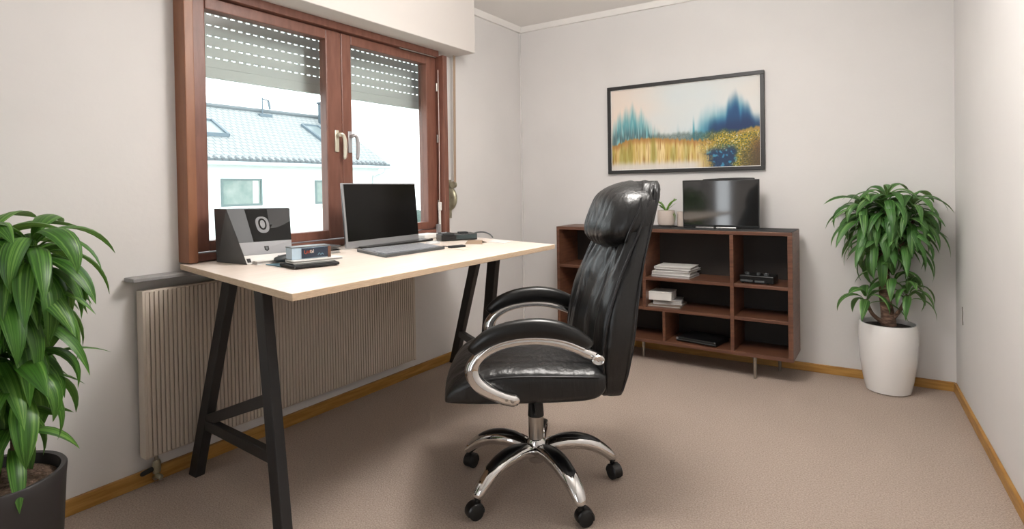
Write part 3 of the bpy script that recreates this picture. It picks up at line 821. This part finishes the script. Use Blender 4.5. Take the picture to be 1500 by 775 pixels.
faces = [(j*(nx+1)+i, j*(nx+1)+i+1, (j+1)*(nx+1)+i+1, (j+1)*(nx+1)+i) for j in range(nzz) for i in range(nx)]
me = bpy.data.meshes.new('canvas'); me.from_pydata(verts, [], faces)
ca = me.color_attributes.new('paint', 'FLOAT_COLOR', 'POINT')
buf = []
for j in range(nzz+1):
    for i in range(nx+1):
        c = paint(i/nx, j/nzz); buf += [*lin([max(0, min(255, q)) for q in c]), 1]
ca.data.foreach_set('color', buf)
mp_ = bpy.data.materials.new('painted_canvas'); mp_.use_nodes = True
nt = mp_.node_tree; an = nt.nodes.new('ShaderNodeAttribute'); an.attribute_name = 'paint'
nt.links.new(an.outputs['Color'], nt.nodes['Principled BSDF'].inputs['Base Color']); nt.nodes['Principled BSDF'].inputs['Roughness'].default_value = .6
me.materials.append(mp_)
cv = bpy.data.objects.new('canvas', me); C.objects.link(cv); cv.parent = pf

# ------------------------------------------------------------ desk clutter
Z = DZ+.0005
# wedge-shaped all-in-one computer
t = thing('desktop_computer', 'wedge-shaped grey all-in-one computer with oval emblem on left end of desk', 'computer', (-2.16, 1.302, Z))
def rel(x, y, z): return V((x+2.16, y-1.302, z-DZ))
A = rel(-2.160, 1.302, DZ); B_ = rel(-2.369, 1.291, DZ); Cc = rel(-2.118, 1.480, DZ); Dd = rel(-2.32, 1.50, DZ)
At = rel(-2.235, 1.262, 1.084); Bt = rel(-2.374, 1.288, 1.084); Ct = rel(-2.166, 1.503, 1.080); Dt = rel(-2.33, 1.49, 1.080)
b = NB(); e_ = V((0, 0, 0))
hexa(b, [B_, A, Cc, Dd, Bt, At, Ct, Dt], .003); hs = obj('housing', b, M_darkgrey, t)
nrm = ((Cc-A).cross(At-A)).normalized()
if nrm.x < 0: nrm = -nrm
def fp(u, w, off=.002): # point on face u along bottom, w up
    a = A.lerp(Cc, u); c = At.lerp(Ct, u); return a.lerp(c, w)+nrm*off
def facequad(u0, u1, w0, w1, o0=.0005, o1=.003):
    b = NB(); hexa(b, [fp(u0, w0, o0), fp(u1, w0, o0), fp(u1, w1, o0), fp(u0, w1, o0), fp(u0, w0, o1), fp(u1, w0, o1), fp(u1, w1, o1), fp(u0, w1, o1)]); return b
obj('chin', facequad(.0, 1, .16, .385), M_silver, hs)
obj('screen', facequad(.27, 1, .39, .985), M_screen, hs)
obj('screen_border', facequad(.0, .265, .39, .985), M_midgrey, hs)
obj('base_strip', facequad(.0, 1, .0, .155), M_white, hs)
# reflected lighter panel shape printed on the screen
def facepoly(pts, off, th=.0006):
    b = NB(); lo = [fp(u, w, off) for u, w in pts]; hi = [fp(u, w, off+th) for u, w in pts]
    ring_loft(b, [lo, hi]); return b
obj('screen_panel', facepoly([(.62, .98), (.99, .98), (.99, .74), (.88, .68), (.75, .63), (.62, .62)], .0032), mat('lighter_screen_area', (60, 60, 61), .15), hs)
def oval(cu, cw, ru, rw, n=28, p=2.6):
    return [(cu+ru*sgnpow(math.cos(2*math.pi*k/n), 2/p), cw+rw*sgnpow(math.sin(2*math.pi*k/n), 2/p)) for k in range(n)]
em = obj('emblem', facepoly(oval(.50, .69, .115, .15), .0042), mat('emblem_grey', (128, 128, 130), .4), hs)
obj('emblem_ring', facepoly(oval(.50, .70, .068, .105, p=2.2), .0050), M_screen, hs)
obj('emblem_centre', facepoly(oval(.50, .70, .042, .075, p=2.0), .0058), mat('emblem_light', (140, 140, 142), .4), hs)
obj('badge', facepoly([(.44, .30), (.53, .30), (.53, .235), (.485, .205), (.44, .235)], .0034), M_blackmatt, hs)
obj('badge_mark', facepoly([(.465, .285), (.505, .285), (.505, .245), (.485, .23), (.465, .245)], .0042), M_midgrey, hs)
obj('port', facepoly([(.68, .11), (.80, .11), (.80, .06), (.68, .06)], .0034), M_blackmatt, hs)
obj('port', facepoly([(.02, .10), (.10, .10), (.10, .03), (.02, .03)], .0034), M_blackmatt, hs)
# white booklet between computer and its base
slab('booklet', 'slim white booklet sticking out under the front of the wedge computer', 'booklet', -2.128, 1.362, Z, .05, .085, .014, -12, M_white)
# grey rounded pouch
t = thing('glasses_case', 'dark grey rounded case lying between wedge computer and card box', 'case', (-2.060, 1.455, Z), R(75))
b = NB(); tube(b, smooth_path([(-.075, 0, .016), (-.03, 0, .019), (.03, 0, .019), (.085, 0, .016)], 4), [.012, .016, .018, .018, .016, .012], 16, flat=1.6, round_ends=True); 
for v in b.verts: v.co.z = max(0, v.co.z)
obj('shell', b, M_darkgrey, t, smooth=True)
b = NB(); bx(b, -.07, .08, -.031, .031, .0145, .0165, .0008); obj('seam', b, M_blackmatt, t)
# blue card
t = obj('card', quadprism(NB(), [(-2.085, 1.335), (-1.985, 1.325), (-1.955, 1.385), (-2.045, 1.405)], Z, Z+.003, .0006), M_bluecard); tag(t, 'teal-blue card lying between grey case and display box', 'card')
# tablet / folder below
t = thing('tablet', 'black tablet in a worn case under the small display box', 'tablet', (-1.885, 1.413, Z+.0035), R(0))
def rq(Q, c=(-1.885, 1.413)): return [(x-c[0], y-c[1]) for x, y in Q]
b = NB(); quadprism(b, rq([(-1.985, 1.330), (-1.850, 1.300), (-1.80, 1.468), (-1.965, 1.545)]), 0, .010, .002); obj('case', b, M_blackmatt, t)
b = NB(); quadprism(b, rq([(-1.975, 1.340), (-1.858, 1.313), (-1.812, 1.462), (-1.96, 1.53)]), .010, .0115); obj('screen', b, M_screen, t)
slab('book', 'white hardback book between the tablet and the small display box on desk', 'book', -1.905, 1.432, Z+.016, .085, .20, .010, -15, M_white)
# display box
t = thing('display_box', 'small blue and grey display box with red lettering standing on white book', 'box', (-1.925, 1.425, Z+.0265), R(-14.6))
b = NB(); bx(b, -.045, .017, -.078, .078, 0, .045, .002); obj('body', b, M_paleblue, t)
b = NB(); bx(b, .017, .0195, -.040, .066, .003, .042); obj('display', b, M_navy, t)
b = NB(); bx(b, .017, .0205, .066, .078, .0, .044); obj('side_strip', b, M_walnut, t)
b = NB(); bx(b, .017, .0205, -.078, -.044, .0, .044); obj('left_strip', b, M_paleblue, t)
def scribble(pts, m_, nm='lettering'):
    b = NB(); tube(b, [(.0205, y, z) for y, z in pts], .0017, 6); obj(nm, b, m_, t)
scribble([(-.030, .034), (-.029, .022), (-.024, .020), (-.020, .024), (-.019, .032)], M_red)
scribble([(-.016, .021), (-.015, .032), (-.010, .022), (-.008, .034)], M_red)
scribble([(-.002, .034), (-.006, .030), (-.005, .023), (.001, .022), (.002, .029), (-.001, .029)], M_cream)
scribble([(.006, .022), (.006, .036)], M_cream)
scribble([(.024, .012), (.030, .020), (.036, .012), (.042, .018), (.048, .012)], M_bluecard)
b = NB(); bx(b, -.047, .019, -.080, .080, .045, .049, .002); obj('lid', b, M_darkgrey, t)
# dark notebooks behind
for i, (dx, h, rz_, lb) in enumerate(((0, .014, 0, 'black notebook at the bottom of the pile behind display box'), (-.004, .012, 5, 'dark grey notebook in the middle of the pile behind display box'), (.004, .008, -4, 'thin black notebook on top of the pile behind display box'))):
    slab('notebook', lb, 'notebook', -2.245+dx, 1.680, Z+(0, .0145, .027)[i], .14, .20, h, rz_, M_blackmatt if i != 1 else M_darkgrey, 'notebooks behind the display box')

# laptop-like monitor
t = thing('computer_monitor', 'wide silver-edged monitor with dark screen in the middle of desk', 'monitor', (-2.24, 2.125, Z), 0)
bl = V((-2.222, 1.858, 0)); br = V((-2.236, 2.385, 0)); cen = V((-2.24, 2.125, 0)); DX = (br-bl).normalized(); nf = V((DX.y, -DX.x, 0)); nf = nf if nf.x > 0 else -nf
tiltv = (V((0, 0, 1))-nf*.075).normalized()
def mp2(u, z, off): return bl+DX*u+tiltv*z+nf*off-cen
Wm = (br-bl).length
b = NB(); hexa(b, [mp2(0, .006, -.014), mp2(Wm, .006, -.014), mp2(Wm, .006, 0), mp2(0, .006, 0), mp2(-.004, .330, -.012), mp2(Wm, .328, -.012), mp2(Wm, .328, 0), mp2(-.004, .330, 0)], .003); hs = obj('housing', b, M_silver, t)
b = NB(); hexa(b, [mp2(.012, .040, -.002), mp2(Wm-.004, .040, -.002), mp2(Wm-.004, .040, .002), mp2(.012, .040, .002), mp2(.006, .324, -.002), mp2(Wm-.004, .322, -.002), mp2(Wm-.004, .322, .002), mp2(.006, .324, .002)]); obj('screen', b, M_screen, hs)
b = NB(); bx(b, -.04, .075, -.19, .30, 0, .010, .003)
obj('stand_base', b, M_blackplastic, t)
b = NB(); bx(b, -.05, -.02, -.05, .05, .008, .18, .003); obj('stand_neck', b, M_silver, t)
b = NB(); bx(b, -.0, .0, 0, 0, 0, 0) if False else tube(b, [mp2(.0-.003, .30, -.007), mp2(-.003, .03, -.007)], .0015, 6); obj('edge_bead', b, M_blackmatt, hs)

# keyboard
kq = [(-2.10, 1.795), (-1.812, 1.722), (-1.806, 2.100), (-2.035, 2.195)]
kq = [(-2.117, 1.83), (-1.99, 1.725), (-1.812, 1.755), (-1.806, 2.105)]
kq = [(-2.115, 1.828), (-1.812, 1.724), (-1.806, 2.105), (-2.055, 2.20)]
kc = (-1.95, 1.96)
t = thing('keyboard', 'flat grey keyboard lying on desk in front of the wide monitor', 'keyboard', (kc[0], kc[1], Z))
b = NB(); quadprism(b, rq(kq, kc), 0, .013, .002); obj('case', b, M_darkgrey, t)
kv = [V((x, y, 0)) for x, y in rq(kq, kc)]
def kp(a, c): return kv[0].lerp(kv[3], c).lerp(kv[1].lerp(kv[2], c), a)
b = NB()
for r_ in range(5):
    ncol = 15
    for c_ in range(ncol):
        a0, a1 = .07+r_*.17, .07+r_*.17+.145; c0, c1 = .03+c_*.94/ncol, .03+(c_+.86)*.94/ncol
        if r_ == 4 and 4 <= c_ <= 8:
            if c_ > 4: continue
            c1 = .03+(8.86)*.94/ncol
        q = [kp(a0, c0), kp(a1, c0), kp(a1, c1), kp(a0, c1)]
        hexa(b, [p+V((0, 0, .0125)) for p in q]+[p+V((0, 0, .0155)) for p in q])
obj('keys', b, mat('grey_keycaps', (150, 151, 156), .5), t)
b = NB(); q = [kp(.0, .0), kp(.75, .0), kp(.75, .02), kp(.0, .02)]; hexa(b, [p+V((0, 0, .004)) for p in q]+[p+V((0, 0, .0138)) for p in q]); obj('end_trim', b, M_silver, t)

# white router behind
t = thing('router', 'small white router box behind right corner of the wide monitor', 'router', (-2.285, 2.50, Z), R(5))
b = NB(); bx(b, -.05, .04, -.07, .07, .003, .030, .006); obj('housing', b, M_white, t)
for x_ in (-.04, .03):
    b = NB(); bx(b, x_-.006, x_+.006, -.05, .05, 0, .004); obj('foot', b, M_blackmatt, t)
t = obj('paper_sheet', quadprism(NB(), [(-2.20, 2.46), (-2.02, 2.60), (-2.20, 2.70), (-2.33, 2.60)], Z, Z+.0012), M_paper); tag(t, 'cream sheet of paper partly under the black cable box', 'paper')
# black cable box
t = thing('cable_box', 'black cable box with curved cable at right end of desk', 'electronics box', (-2.055, 2.545, Z+.0014), R(57))
b = NB(); bx(b, -.135, .075, -.055, .06, .0, .036, .004); obj('housing', b, M_blackplastic, t)
b = NB(); bx(b, -.128, -.06, -.058, .05, .030, .042, .003); obj('raised_cover', b, M_blackmatt, t)
b = NB(); bx(b, -.02, .03, -.03, .02, .036, .044, .002); obj('latch', b, M_blackmatt, t)
b = NB(); bx(b, -.05, .07, -.0565, -.054, .008, .030); obj('front_label', b, mat('dark_teal_panel', (44, 58, 60), .3), t)
b = NB(); tube(b, smooth_path([(.07, 0, .030), (.10, .0, .036), (.14, .01, .034), (.17, .0, .022), (.185, -.012, .004)], 5), .0042, 8, round_ends=True); obj('cable', b, M_darkgrey, t, smooth=True)
b = NB(); tube(b, [(-.09, -.0, .042), (-.095, .0, .046)], .004, 8); bx(b, -.125, -.10, -.02, -.01, .042, .046); obj('connector', b, M_silver, t)
# phone-like stick on paper, with lead
t = obj('paper_sheet', quadprism(NB(), [(-1.84, 2.13), (-1.695, 2.11), (-1.715, 2.215), (-1.84, 2.235)], Z, Z+.0014), M_paper); tag(t, 'small cream note under the black memory stick right of keyboard', 'paper')
t = thing('memory_stick', 'black memory stick with thin lead lying right of the keyboard', 'memory stick', (-1.795, 2.178, Z+.0018), R(-20))
b = NB(); bx(b, -.018, .018, -.038, .045, 0, .010, .002); obj('body', b, M_blackmatt, t)
b = NB(); tube(b, smooth_path([(0, -.038, .006), (-.015, -.055, .008), (-.035, -.055, .008), (-.05, -.02, .003)], 5), .002, 6); obj('lead', b, M_blackmatt, t)
t = thing('computer_mouse', 'small white mouse lying at the far edge of the keyboard', 'mouse', (-2.035, 2.275, Z), R(70))
b = NB(); lathe(b, [(0, 0), (.026, 0), (.029, .004), (.026, .010), (.016, .015), (0, .017)], n=24, sx=1.5, sy=.85); obj('shell', b, M_lgrey, t, smooth=True, angle=60)
b = NB(); bx(b, .01, .034, -.0008, .0008, .010, .0165); obj('button_gap', b, M_darkgrey, t)
# folded card tent and paper
t = thing('folded_card', 'folded cream card standing low near the right end of the desk', 'card', (-1.84, 2.405, Z), R(20))
b = NB(); hexa(b, [(-.05, -.05, 0), (.045, -.05, 0), (.045, -.048, 0), (-.05, -.048, 0), (-.05, .0, .016), (.03, .0, .016), (.03, .002, .016), (-.05, .002, .016)]); obj('front_leaf', b, mat('shaded_kraft_card', (150, 126, 104), .8), t)  # front leaf of the cream card, shade put into its darker colour
b = NB(); hexa(b, [(-.05, .048, 0), (.045, .048, 0), (.045, .05, 0), (-.05, .05, 0), (-.05, .0, .0165), (.03, .0, .0165), (.03, .002, .0165), (-.05, .002, .0165)]); obj('rear_leaf', b, M_paper, t)
t = obj('paper_sheet', quadprism(NB(), [(-1.83, 2.49), (-1.70, 2.46), (-1.73, 2.57), (-1.88, 2.62)], Z, Z+.0015), M_white); tag(t, 'white slip of paper nearest to the right end of the desk', 'paper')

# ------------------------------------------------------------ plants
def crown(bm, uvl, c, nleaf, L, w, zspread, clamp=None, r0=.01, rise=(20, 75), az0=0, dr=(95, 150)):
    for i in range(nleaf):
        az = az0+i*2.399963+random.uniform(-.25, .25); f = (i+.5)/nleaf
        rs = R(rise[0]+(rise[1]-rise[0])*f+random.uniform(-8, 8))
        LL = L*random.uniform(.82, 1.12)*(1-.18*f)
        strap_leaf(bm, uvl, (c[0]+r0*math.cos(az), c[1]+r0*math.sin(az), c[2]+zspread*(f-.5)), (math.cos(az), math.sin(az)), LL, w*random.uniform(.85, 1.15), rs, R(random.uniform(*dr)), 10, .45, random.uniform(-.7, .7), .42, clamp)
# right plant
random.seed(21)
pr = thing('potted_dracaena', 'bushy green dracaena in a glossy white oval pot by the right corner', 'plant', (-.025, 3.735, 0))
PX, PY = -.025, 3.735
def clampR(q):
    q = V(q); w = q.copy(); w.x += PX; w.y += PY
    ymax = yb(w.x)-.012; 
    if w.y > ymax: w.y = ymax-.004*random.random()
    xm = xr(w.y)-.012
    if w.x > xm: w.x = xm
    if w.x < -.44 and False: pass
    return V((w.x-PX, w.y-PY, w.z))
b = NB(); lathe(b, [(0, 0), (.092, 0), (.106, .006), (.120, .07), (.135, .18), (.141, .28), (.139, .35), (.135, .375), (.127, .376), (.129, .345), (0, .340)], n=48); obj('pot', b, M_whitepot, pr, smooth=True, angle=50)
b = NB(); lathe(b, [(0, .338), (.127, .338), (.122, .352), (.05, .362), (0, .362)], n=32); obj('soil', b, M_darksoil, pr, smooth=True)
b = NB(); tube(b, smooth_path([(.005, 0, .34), (.0, 0, .42), (-.012, 0, .52), (-.014, 0, .64), (-.015, 0, .78)], 5), [.042, .033, .028, .026, .024], 14); tk = obj('trunk', b, M_bark, pr, smooth=True)
b = NB()
for p in (((-.012, 0, .66), (-.06, .0, .76), (-.11, -.01, .90)), ((-.013, 0, .68), (.06, -.01, .80), (.12, 0, .94)), ((-.015, 0, .74), (0, -.03, .86), (.0, -.04, 1.0)), ((0, -.02, .36), (-.07, -.03, .42), (-.10, -.03, .50)), ((.01, .0, .38), (.06, -.02, .46), (.09, -.02, .54))):
    tube(b, smooth_path(p, 4), [.012, .010, .008], 8)
obj('branch', b, M_bark, pr, smooth=True)
b, uvl = leaf_bm()
for c, n_, L_ in (((-.11, -.01, .97), 26, .255), ((.11, -.01, .98), 26, .255), ((0, -.05, 1.02), 26, .24), ((-.06, -.03, .88), 26, .26), ((.07, -.02, .86), 26, .26), ((-.015, -.02, .80), 12, .24)):
    crown(b, uvl, c, n_+12, L_*1.03, .044, .13, clampR, rise=(5, 68), dr=(85, 150))
for c, n_, L_ in (((-.10, -.03, .50), 9, .22), ((.09, -.02, .54), 12, .24), ((.03, -.02, .62), 8, .24)):
    crown(b, uvl, c, n_, L_, .046, .06, clampR, rise=(30, 80), dr=(95, 150))
obj('foliage', b, M_leaf2, pr)

# left plant (foreground)
random.seed(33)
LXp, LYp = -2.070, .492
pl = thing('potted_dracaena', 'large lush dracaena in a charcoal planter at the left foreground', 'plant', (LXp, LYp, 0))
def clampL(q):
    q = V(q)
    if q.x+LXp < XL+.012: q.x = XL+.012-LXp+.003*random.random()
    return q
b = NB(); lathe(b, [(0, 0), (.135, 0), (.142, .006), (.160, .34), (.163, .372), (.160, .376), (.148, .374), (.146, .34), (0, .33)], n=56); obj('planter', b, M_charpot, pl, smooth=True, angle=50)
b = NB(); lathe(b, [(0, .325), (.145, .325), (.141, .345), (.08, .352), (0, .356)], n=36); obj('mulch', b, M_soil, pl, smooth=True)
b = NB(); tube(b, smooth_path([(0, 0, .34), (.004, .004, .56), (.012, 0, .70), (.010, 0, .88), (.0, 0, 1.0)], 5), [.017, .014, .013, .012, .010], 12); tube(b, smooth_path([(.055, .03, .34), (.065, .03, .56), (.07, .03, .66)], 4), [.008, .007, .006], 10); tube(b, smooth_path([(-.06, -.03, .34), (-.07, -.03, .56), (-.06, -.02, .74)], 4), [.012, .010, .008], 10)
obj('trunk', b, M_bark, pl, smooth=True)
b, uvl = leaf_bm()
for c, n_, L_, w_ in (((.0, 0, 1.0), 24, .29, .056), ((.115, .065, .99), 24, .27, .056), ((-.08, -.03, .97), 16, .28, .05), ((.05, .03, .92), 24, .31, .056), ((.05, .02, .84), 24, .31, .058), ((-.06, -.03, .82), 16, .28, .055), ((.0, .0, .76), 18, .29, .056), ((.085, .04, .66), 18, .26, .055), ((-.05, -.02, .66), 16, .26, .055), ((.0, .0, .58), 16, .24, .052), ((.03, .03, .50), 10, .20, .048)):
    crown(b, uvl, c, n_, L_, w_, .10, clampL, rise=(0, 58), dr=(70, 150))
obj('foliage', b, M_leaf, pl)

# ------------------------------------------------------------ outside
bm = NB(); bx(bm, -60, -2.9, -30, 70, -3.1, -3.0); struct('ground', bm, M_ground)
hse = thing('neighbouring_house', 'white rendered house with grey tiled roof seen through the window', 'house', (-20, 14, -3))
def hs_(x, y, z): return V((x+20, y-14, z+3))
XF = -20.0; XRd = -24.0; ZE = 2.36; ZR = 4.80; Y0, Y1 = -2.0, 18.7
b = NB()
P = [hs_(XF, 0, -3), hs_(XF, 0, ZE-.06), hs_(XRd, 0, ZR-.20), hs_(-28, 0, ZE-.06), hs_(-28, 0, -3)]
r0 = [V((p.x, Y0-14, p.z)) for p in P]; r1_ = [V((p.x, Y1-14, p.z)) for p in P]
ring_loft(b, [r0, r1_]); hw_o = obj('walls', b, M_hwall, hse)
# roof, two slopes with thickness and uv in metres
b = NB(); uvl = b.loops.layers.uv.new('UVMap')
def roof_side(xe, sgn):
    slope = (ZR-ZE)/4.0
    a = [(xe, Y0-.3, ZE-.4*slope*.0), (xe, Y1+.35, ZE), (XRd, Y1+.35, ZR+.02), (XRd, Y0-.3, ZR+.02)]
    top_ = [b.verts.new(hs_(x, y, z)) for x, y, z in a]; bot = [b.verts.new(hs_(x, y, z-.14)) for x, y, z in a]
    f = b.faces.new(top_)
    L_ = math.hypot(xe-XRd, ZR-ZE)
    for l, uvv in zip(f.loops, ((0, 0), (Y1-Y0+.65, 0), (Y1-Y0+.65, L_), (0, L_))): l[uvl].uv = uvv
    b.faces.new(bot[::-1])
    for i in range(4): b.faces.new((top_[i], top_[(i+1) % 4], bot[(i+1) % 4], bot[i]))
roof_side(-19.6, 1); roof_side(-28.4, -1)
rf = obj('roof', b, M_roof, hse)
b = NB()
for k in range(80): tube(b, [hs_(-19.56, Y0-.3+k*.265+.06, ZE-.01), hs_(-19.72, Y0-.3+k*.265+.06, ZE+.075)], .06, 6)
obj('eave_tiles', b, mat('eave_tile', (112, 118, 122), .7), rf)
b = NB(); tube(b, [hs_(XRd, Y0-.3, ZR+.06), hs_(XRd, Y1+.35, ZR+.06)], .11, 8); obj('ridge_tiles', b, M_roof, rf)
b = NB(); tube(b, [hs_(-19.5, Y0-.3, ZE-.17), hs_(-19.5, Y1+.2, ZE-.17)], .075, 8)
tube(b, smooth_path([hs_(-19.5, Y1-.05, ZE-.2), hs_(-19.6, Y1-.1, ZE-.42), hs_(-19.9, Y1-.35, ZE-.62), hs_(-19.94, Y1-.4, ZE-1.0), hs_(-19.94, Y1-.4, -2.9)], 4), .05, 8)
obj('gutter', b, mat('pale_gutter', (196, 206, 208), .4), hse, smooth=True)
sl = (ZR-ZE)/4.4
def rfp(x, y, off=.03): return hs_(x, y, ZE+(-19.6-x)*sl+off)
def skylight(ya, yb_, xa, xb_):
    b = NB()
    for (p, q) in (((xa, ya), (xa, yb_)), ((xb_, ya), (xb_, yb_)), ((xa, ya), (xb_, ya)), ((xa, yb_), (xb_, yb_))):
        beam(b, rfp(*p, .06), rfp(*q, .06), .11, .14, bevel=0)
    s = obj('skylight', b, M_roofmetal, rf)
    b = NB(); q = [rfp(xa, ya, .02), rfp(xa, yb_, .02), rfp(xb_, yb_, .02), rfp(xb_, ya, .02)]
    q2 = [rfp(xa, ya, .08), rfp(xa, yb_, .08), rfp(xb_, yb_, .08), rfp(xb_, ya, .08)]
    hexa(b, q+q2); obj('pane', b, mat('skylight_glass', (120, 132, 135), .3), s)
skylight(16.65, 17.55, -21.2, -22.9); skylight(11.2, 12.2, -21.3, -22.5); skylight(9.9, 10.9, -22.6, -23.6)
b = NB(); p = hs_(-23.2, 18.3, 4.1); bx(b, p.x-.3, p.x+.3, p.y-.27, p.y+.27, p.z, p.z+1.35, .02); bx(b, p.x-.35, p.x+.35, p.y-.32, p.y+.32, p.z+1.35, p.z+1.42); obj('chimney', b, M_chim, rf)
b = NB(); p = hs_(-23.8, 15.25, 4.6); tube(b, [p, p+V((0, 0, .85))], .03, 8); beam(b, p+V((0, -.02, .8)), p+V((0, .32, .74)), .03, .05, bevel=0); beam(b, p+V((0, .3, .75)), p+V((.0, .38, .35)), .03, .10, bevel=0); bx(b, p.x-.2, p.x+.3, p.y-.3, p.y+.3, p.z-.05, p.z+.08); obj('vent_pipe', b, M_roofmetal, rf)
def hwin(ya, yb_, za, zb_):
    b = NB()
    w_ = .07
    X0_, X1_ = -20.02, -19.96
    def q(y0, y1, z0, z1, x0=X0_, x1=X1_):
        a = hs_(x0, y0, z0); c = hs_(x1, y1, z1); bx(b, a.x, c.x, a.y, c.y, a.z, c.z)
    q(ya, yb_, zb_-w_, zb_); q(ya, yb_, za, za+w_); q(ya, ya+w_, za+w_, zb_-w_); q(yb_-w_, yb_, za+w_, zb_-w_)
    w = obj('window', b, M_hframe, hse)
    b = NB(); q(ya+w_, yb_-w_, za+w_, zb_-w_, -20.01, -19.985); obj('pane', b, M_pane, w)
    b = NB(); q(ya-.08, yb_+.08, za-.08, za-.01, -20.0, -19.85); obj('sill', b, M_white, w)
    b = NB(); q(yb_-.38, yb_-.16, za+w_+.01, zb_-w_-.01, -19.984, -19.978); obj('curtain', b, M_white, w)
hwin(11.12, 12.72, .65, 1.66); hwin(15.12, 16.5, .62, 1.60)
# hedge to the right of the house
hd_ = NB(); random.seed(4)
for k in range(26):
    bmesh.ops.create_icosphere(hd_, subdivisions=2, radius=random.uniform(.7, 1.1), matrix=Matrix.Translation((-20.5+random.uniform(-.5, .5), 20.6+k*.45, random.uniform(-2.6, -.55))))
for v in hd_.verts: v.co += V((nz(v.co.y*2, v.co.z*2), nz(v.co.z*2, v.co.y*2, 4), nz(v.co.y*3, v.co.z*2, 9)))*.25
o = obj('hedge', hd_, M_sage, None, smooth=True); tag(o, 'pale green clipped hedge beyond the end of the neighbouring house', 'hedge')

# ------------------------------------------------------------ camera
cam = bpy.data.cameras.new('camera'); co = bpy.data.objects.new('camera', cam); C.objects.link(co)
yaw, pit, rol = R(33.791), R(.666), R(-.954)
f = V((-math.sin(yaw), math.cos(yaw), 0)); r = V((math.cos(yaw), math.sin(yaw), 0)); u = V((0, 0, 1))
f, u = math.cos(pit)*f-math.sin(pit)*u, math.sin(pit)*f+math.cos(pit)*u
r, u = math.cos(rol)*r+math.sin(rol)*u, -math.sin(rol)*r+math.cos(rol)*u
M = Matrix(((r.x, u.x, -f.x, 0), (r.y, u.y, -f.y, 0), (r.z, u.z, -f.z, 1.15), (0, 0, 0, 1)))
co.matrix_world = M
cam.sensor_width = 36; cam.sensor_fit = 'HORIZONTAL'; cam.lens = 832.0/1500*36
cam.shift_y = -102.5/1500; cam.clip_start = .02; cam.clip_end = 300
bpy.context.scene.camera = co

# ------------------------------------------------------------ light
w = bpy.data.worlds.new('sky'); bpy.context.scene.world = w; w.use_nodes = True
w.node_tree.nodes['Background'].inputs['Color'].default_value = (.93, .97, 1.0, 1)
w.node_tree.nodes['Background'].inputs['Strength'].default_value = 3.4
def area(name, loc, rot, sx, sy, power, col):
    l = bpy.data.lights.new(name, 'AREA'); l.shape = 'RECTANGLE'; l.size = sx; l.size_y = sy; l.energy = power; l.color = col
    o = bpy.data.objects.new(name, l); C.objects.link(o); o.location = loc; o.rotation_euler = rot; return o
pl_ = bpy.data.lights.new('fill_point', 'POINT'); pl_.energy = 40; pl_.shadow_soft_size = .18; pl_.color = (1, .975, .95)  # unseen fill light, added to brighten walls and ceiling
po = bpy.data.objects.new('fill_point', pl_); C.objects.link(po); po.location = (-.85, 1.9, 2.12)
area('up_fill', (-.85, 1.9, 2.12), (R(180), 0, 0), .35, .35, 31, (1, .97, .94))  # added upward fill without a fitting, lifts ceiling and upper walls
sc = bpy.context.scene
sc.view_settings.view_transform = 'Standard'; sc.view_settings.look = 'None'; sc.view_settings.gamma = 1; sc.view_settings.exposure = 0.13
sc.view_settings.use_curve_mapping = False
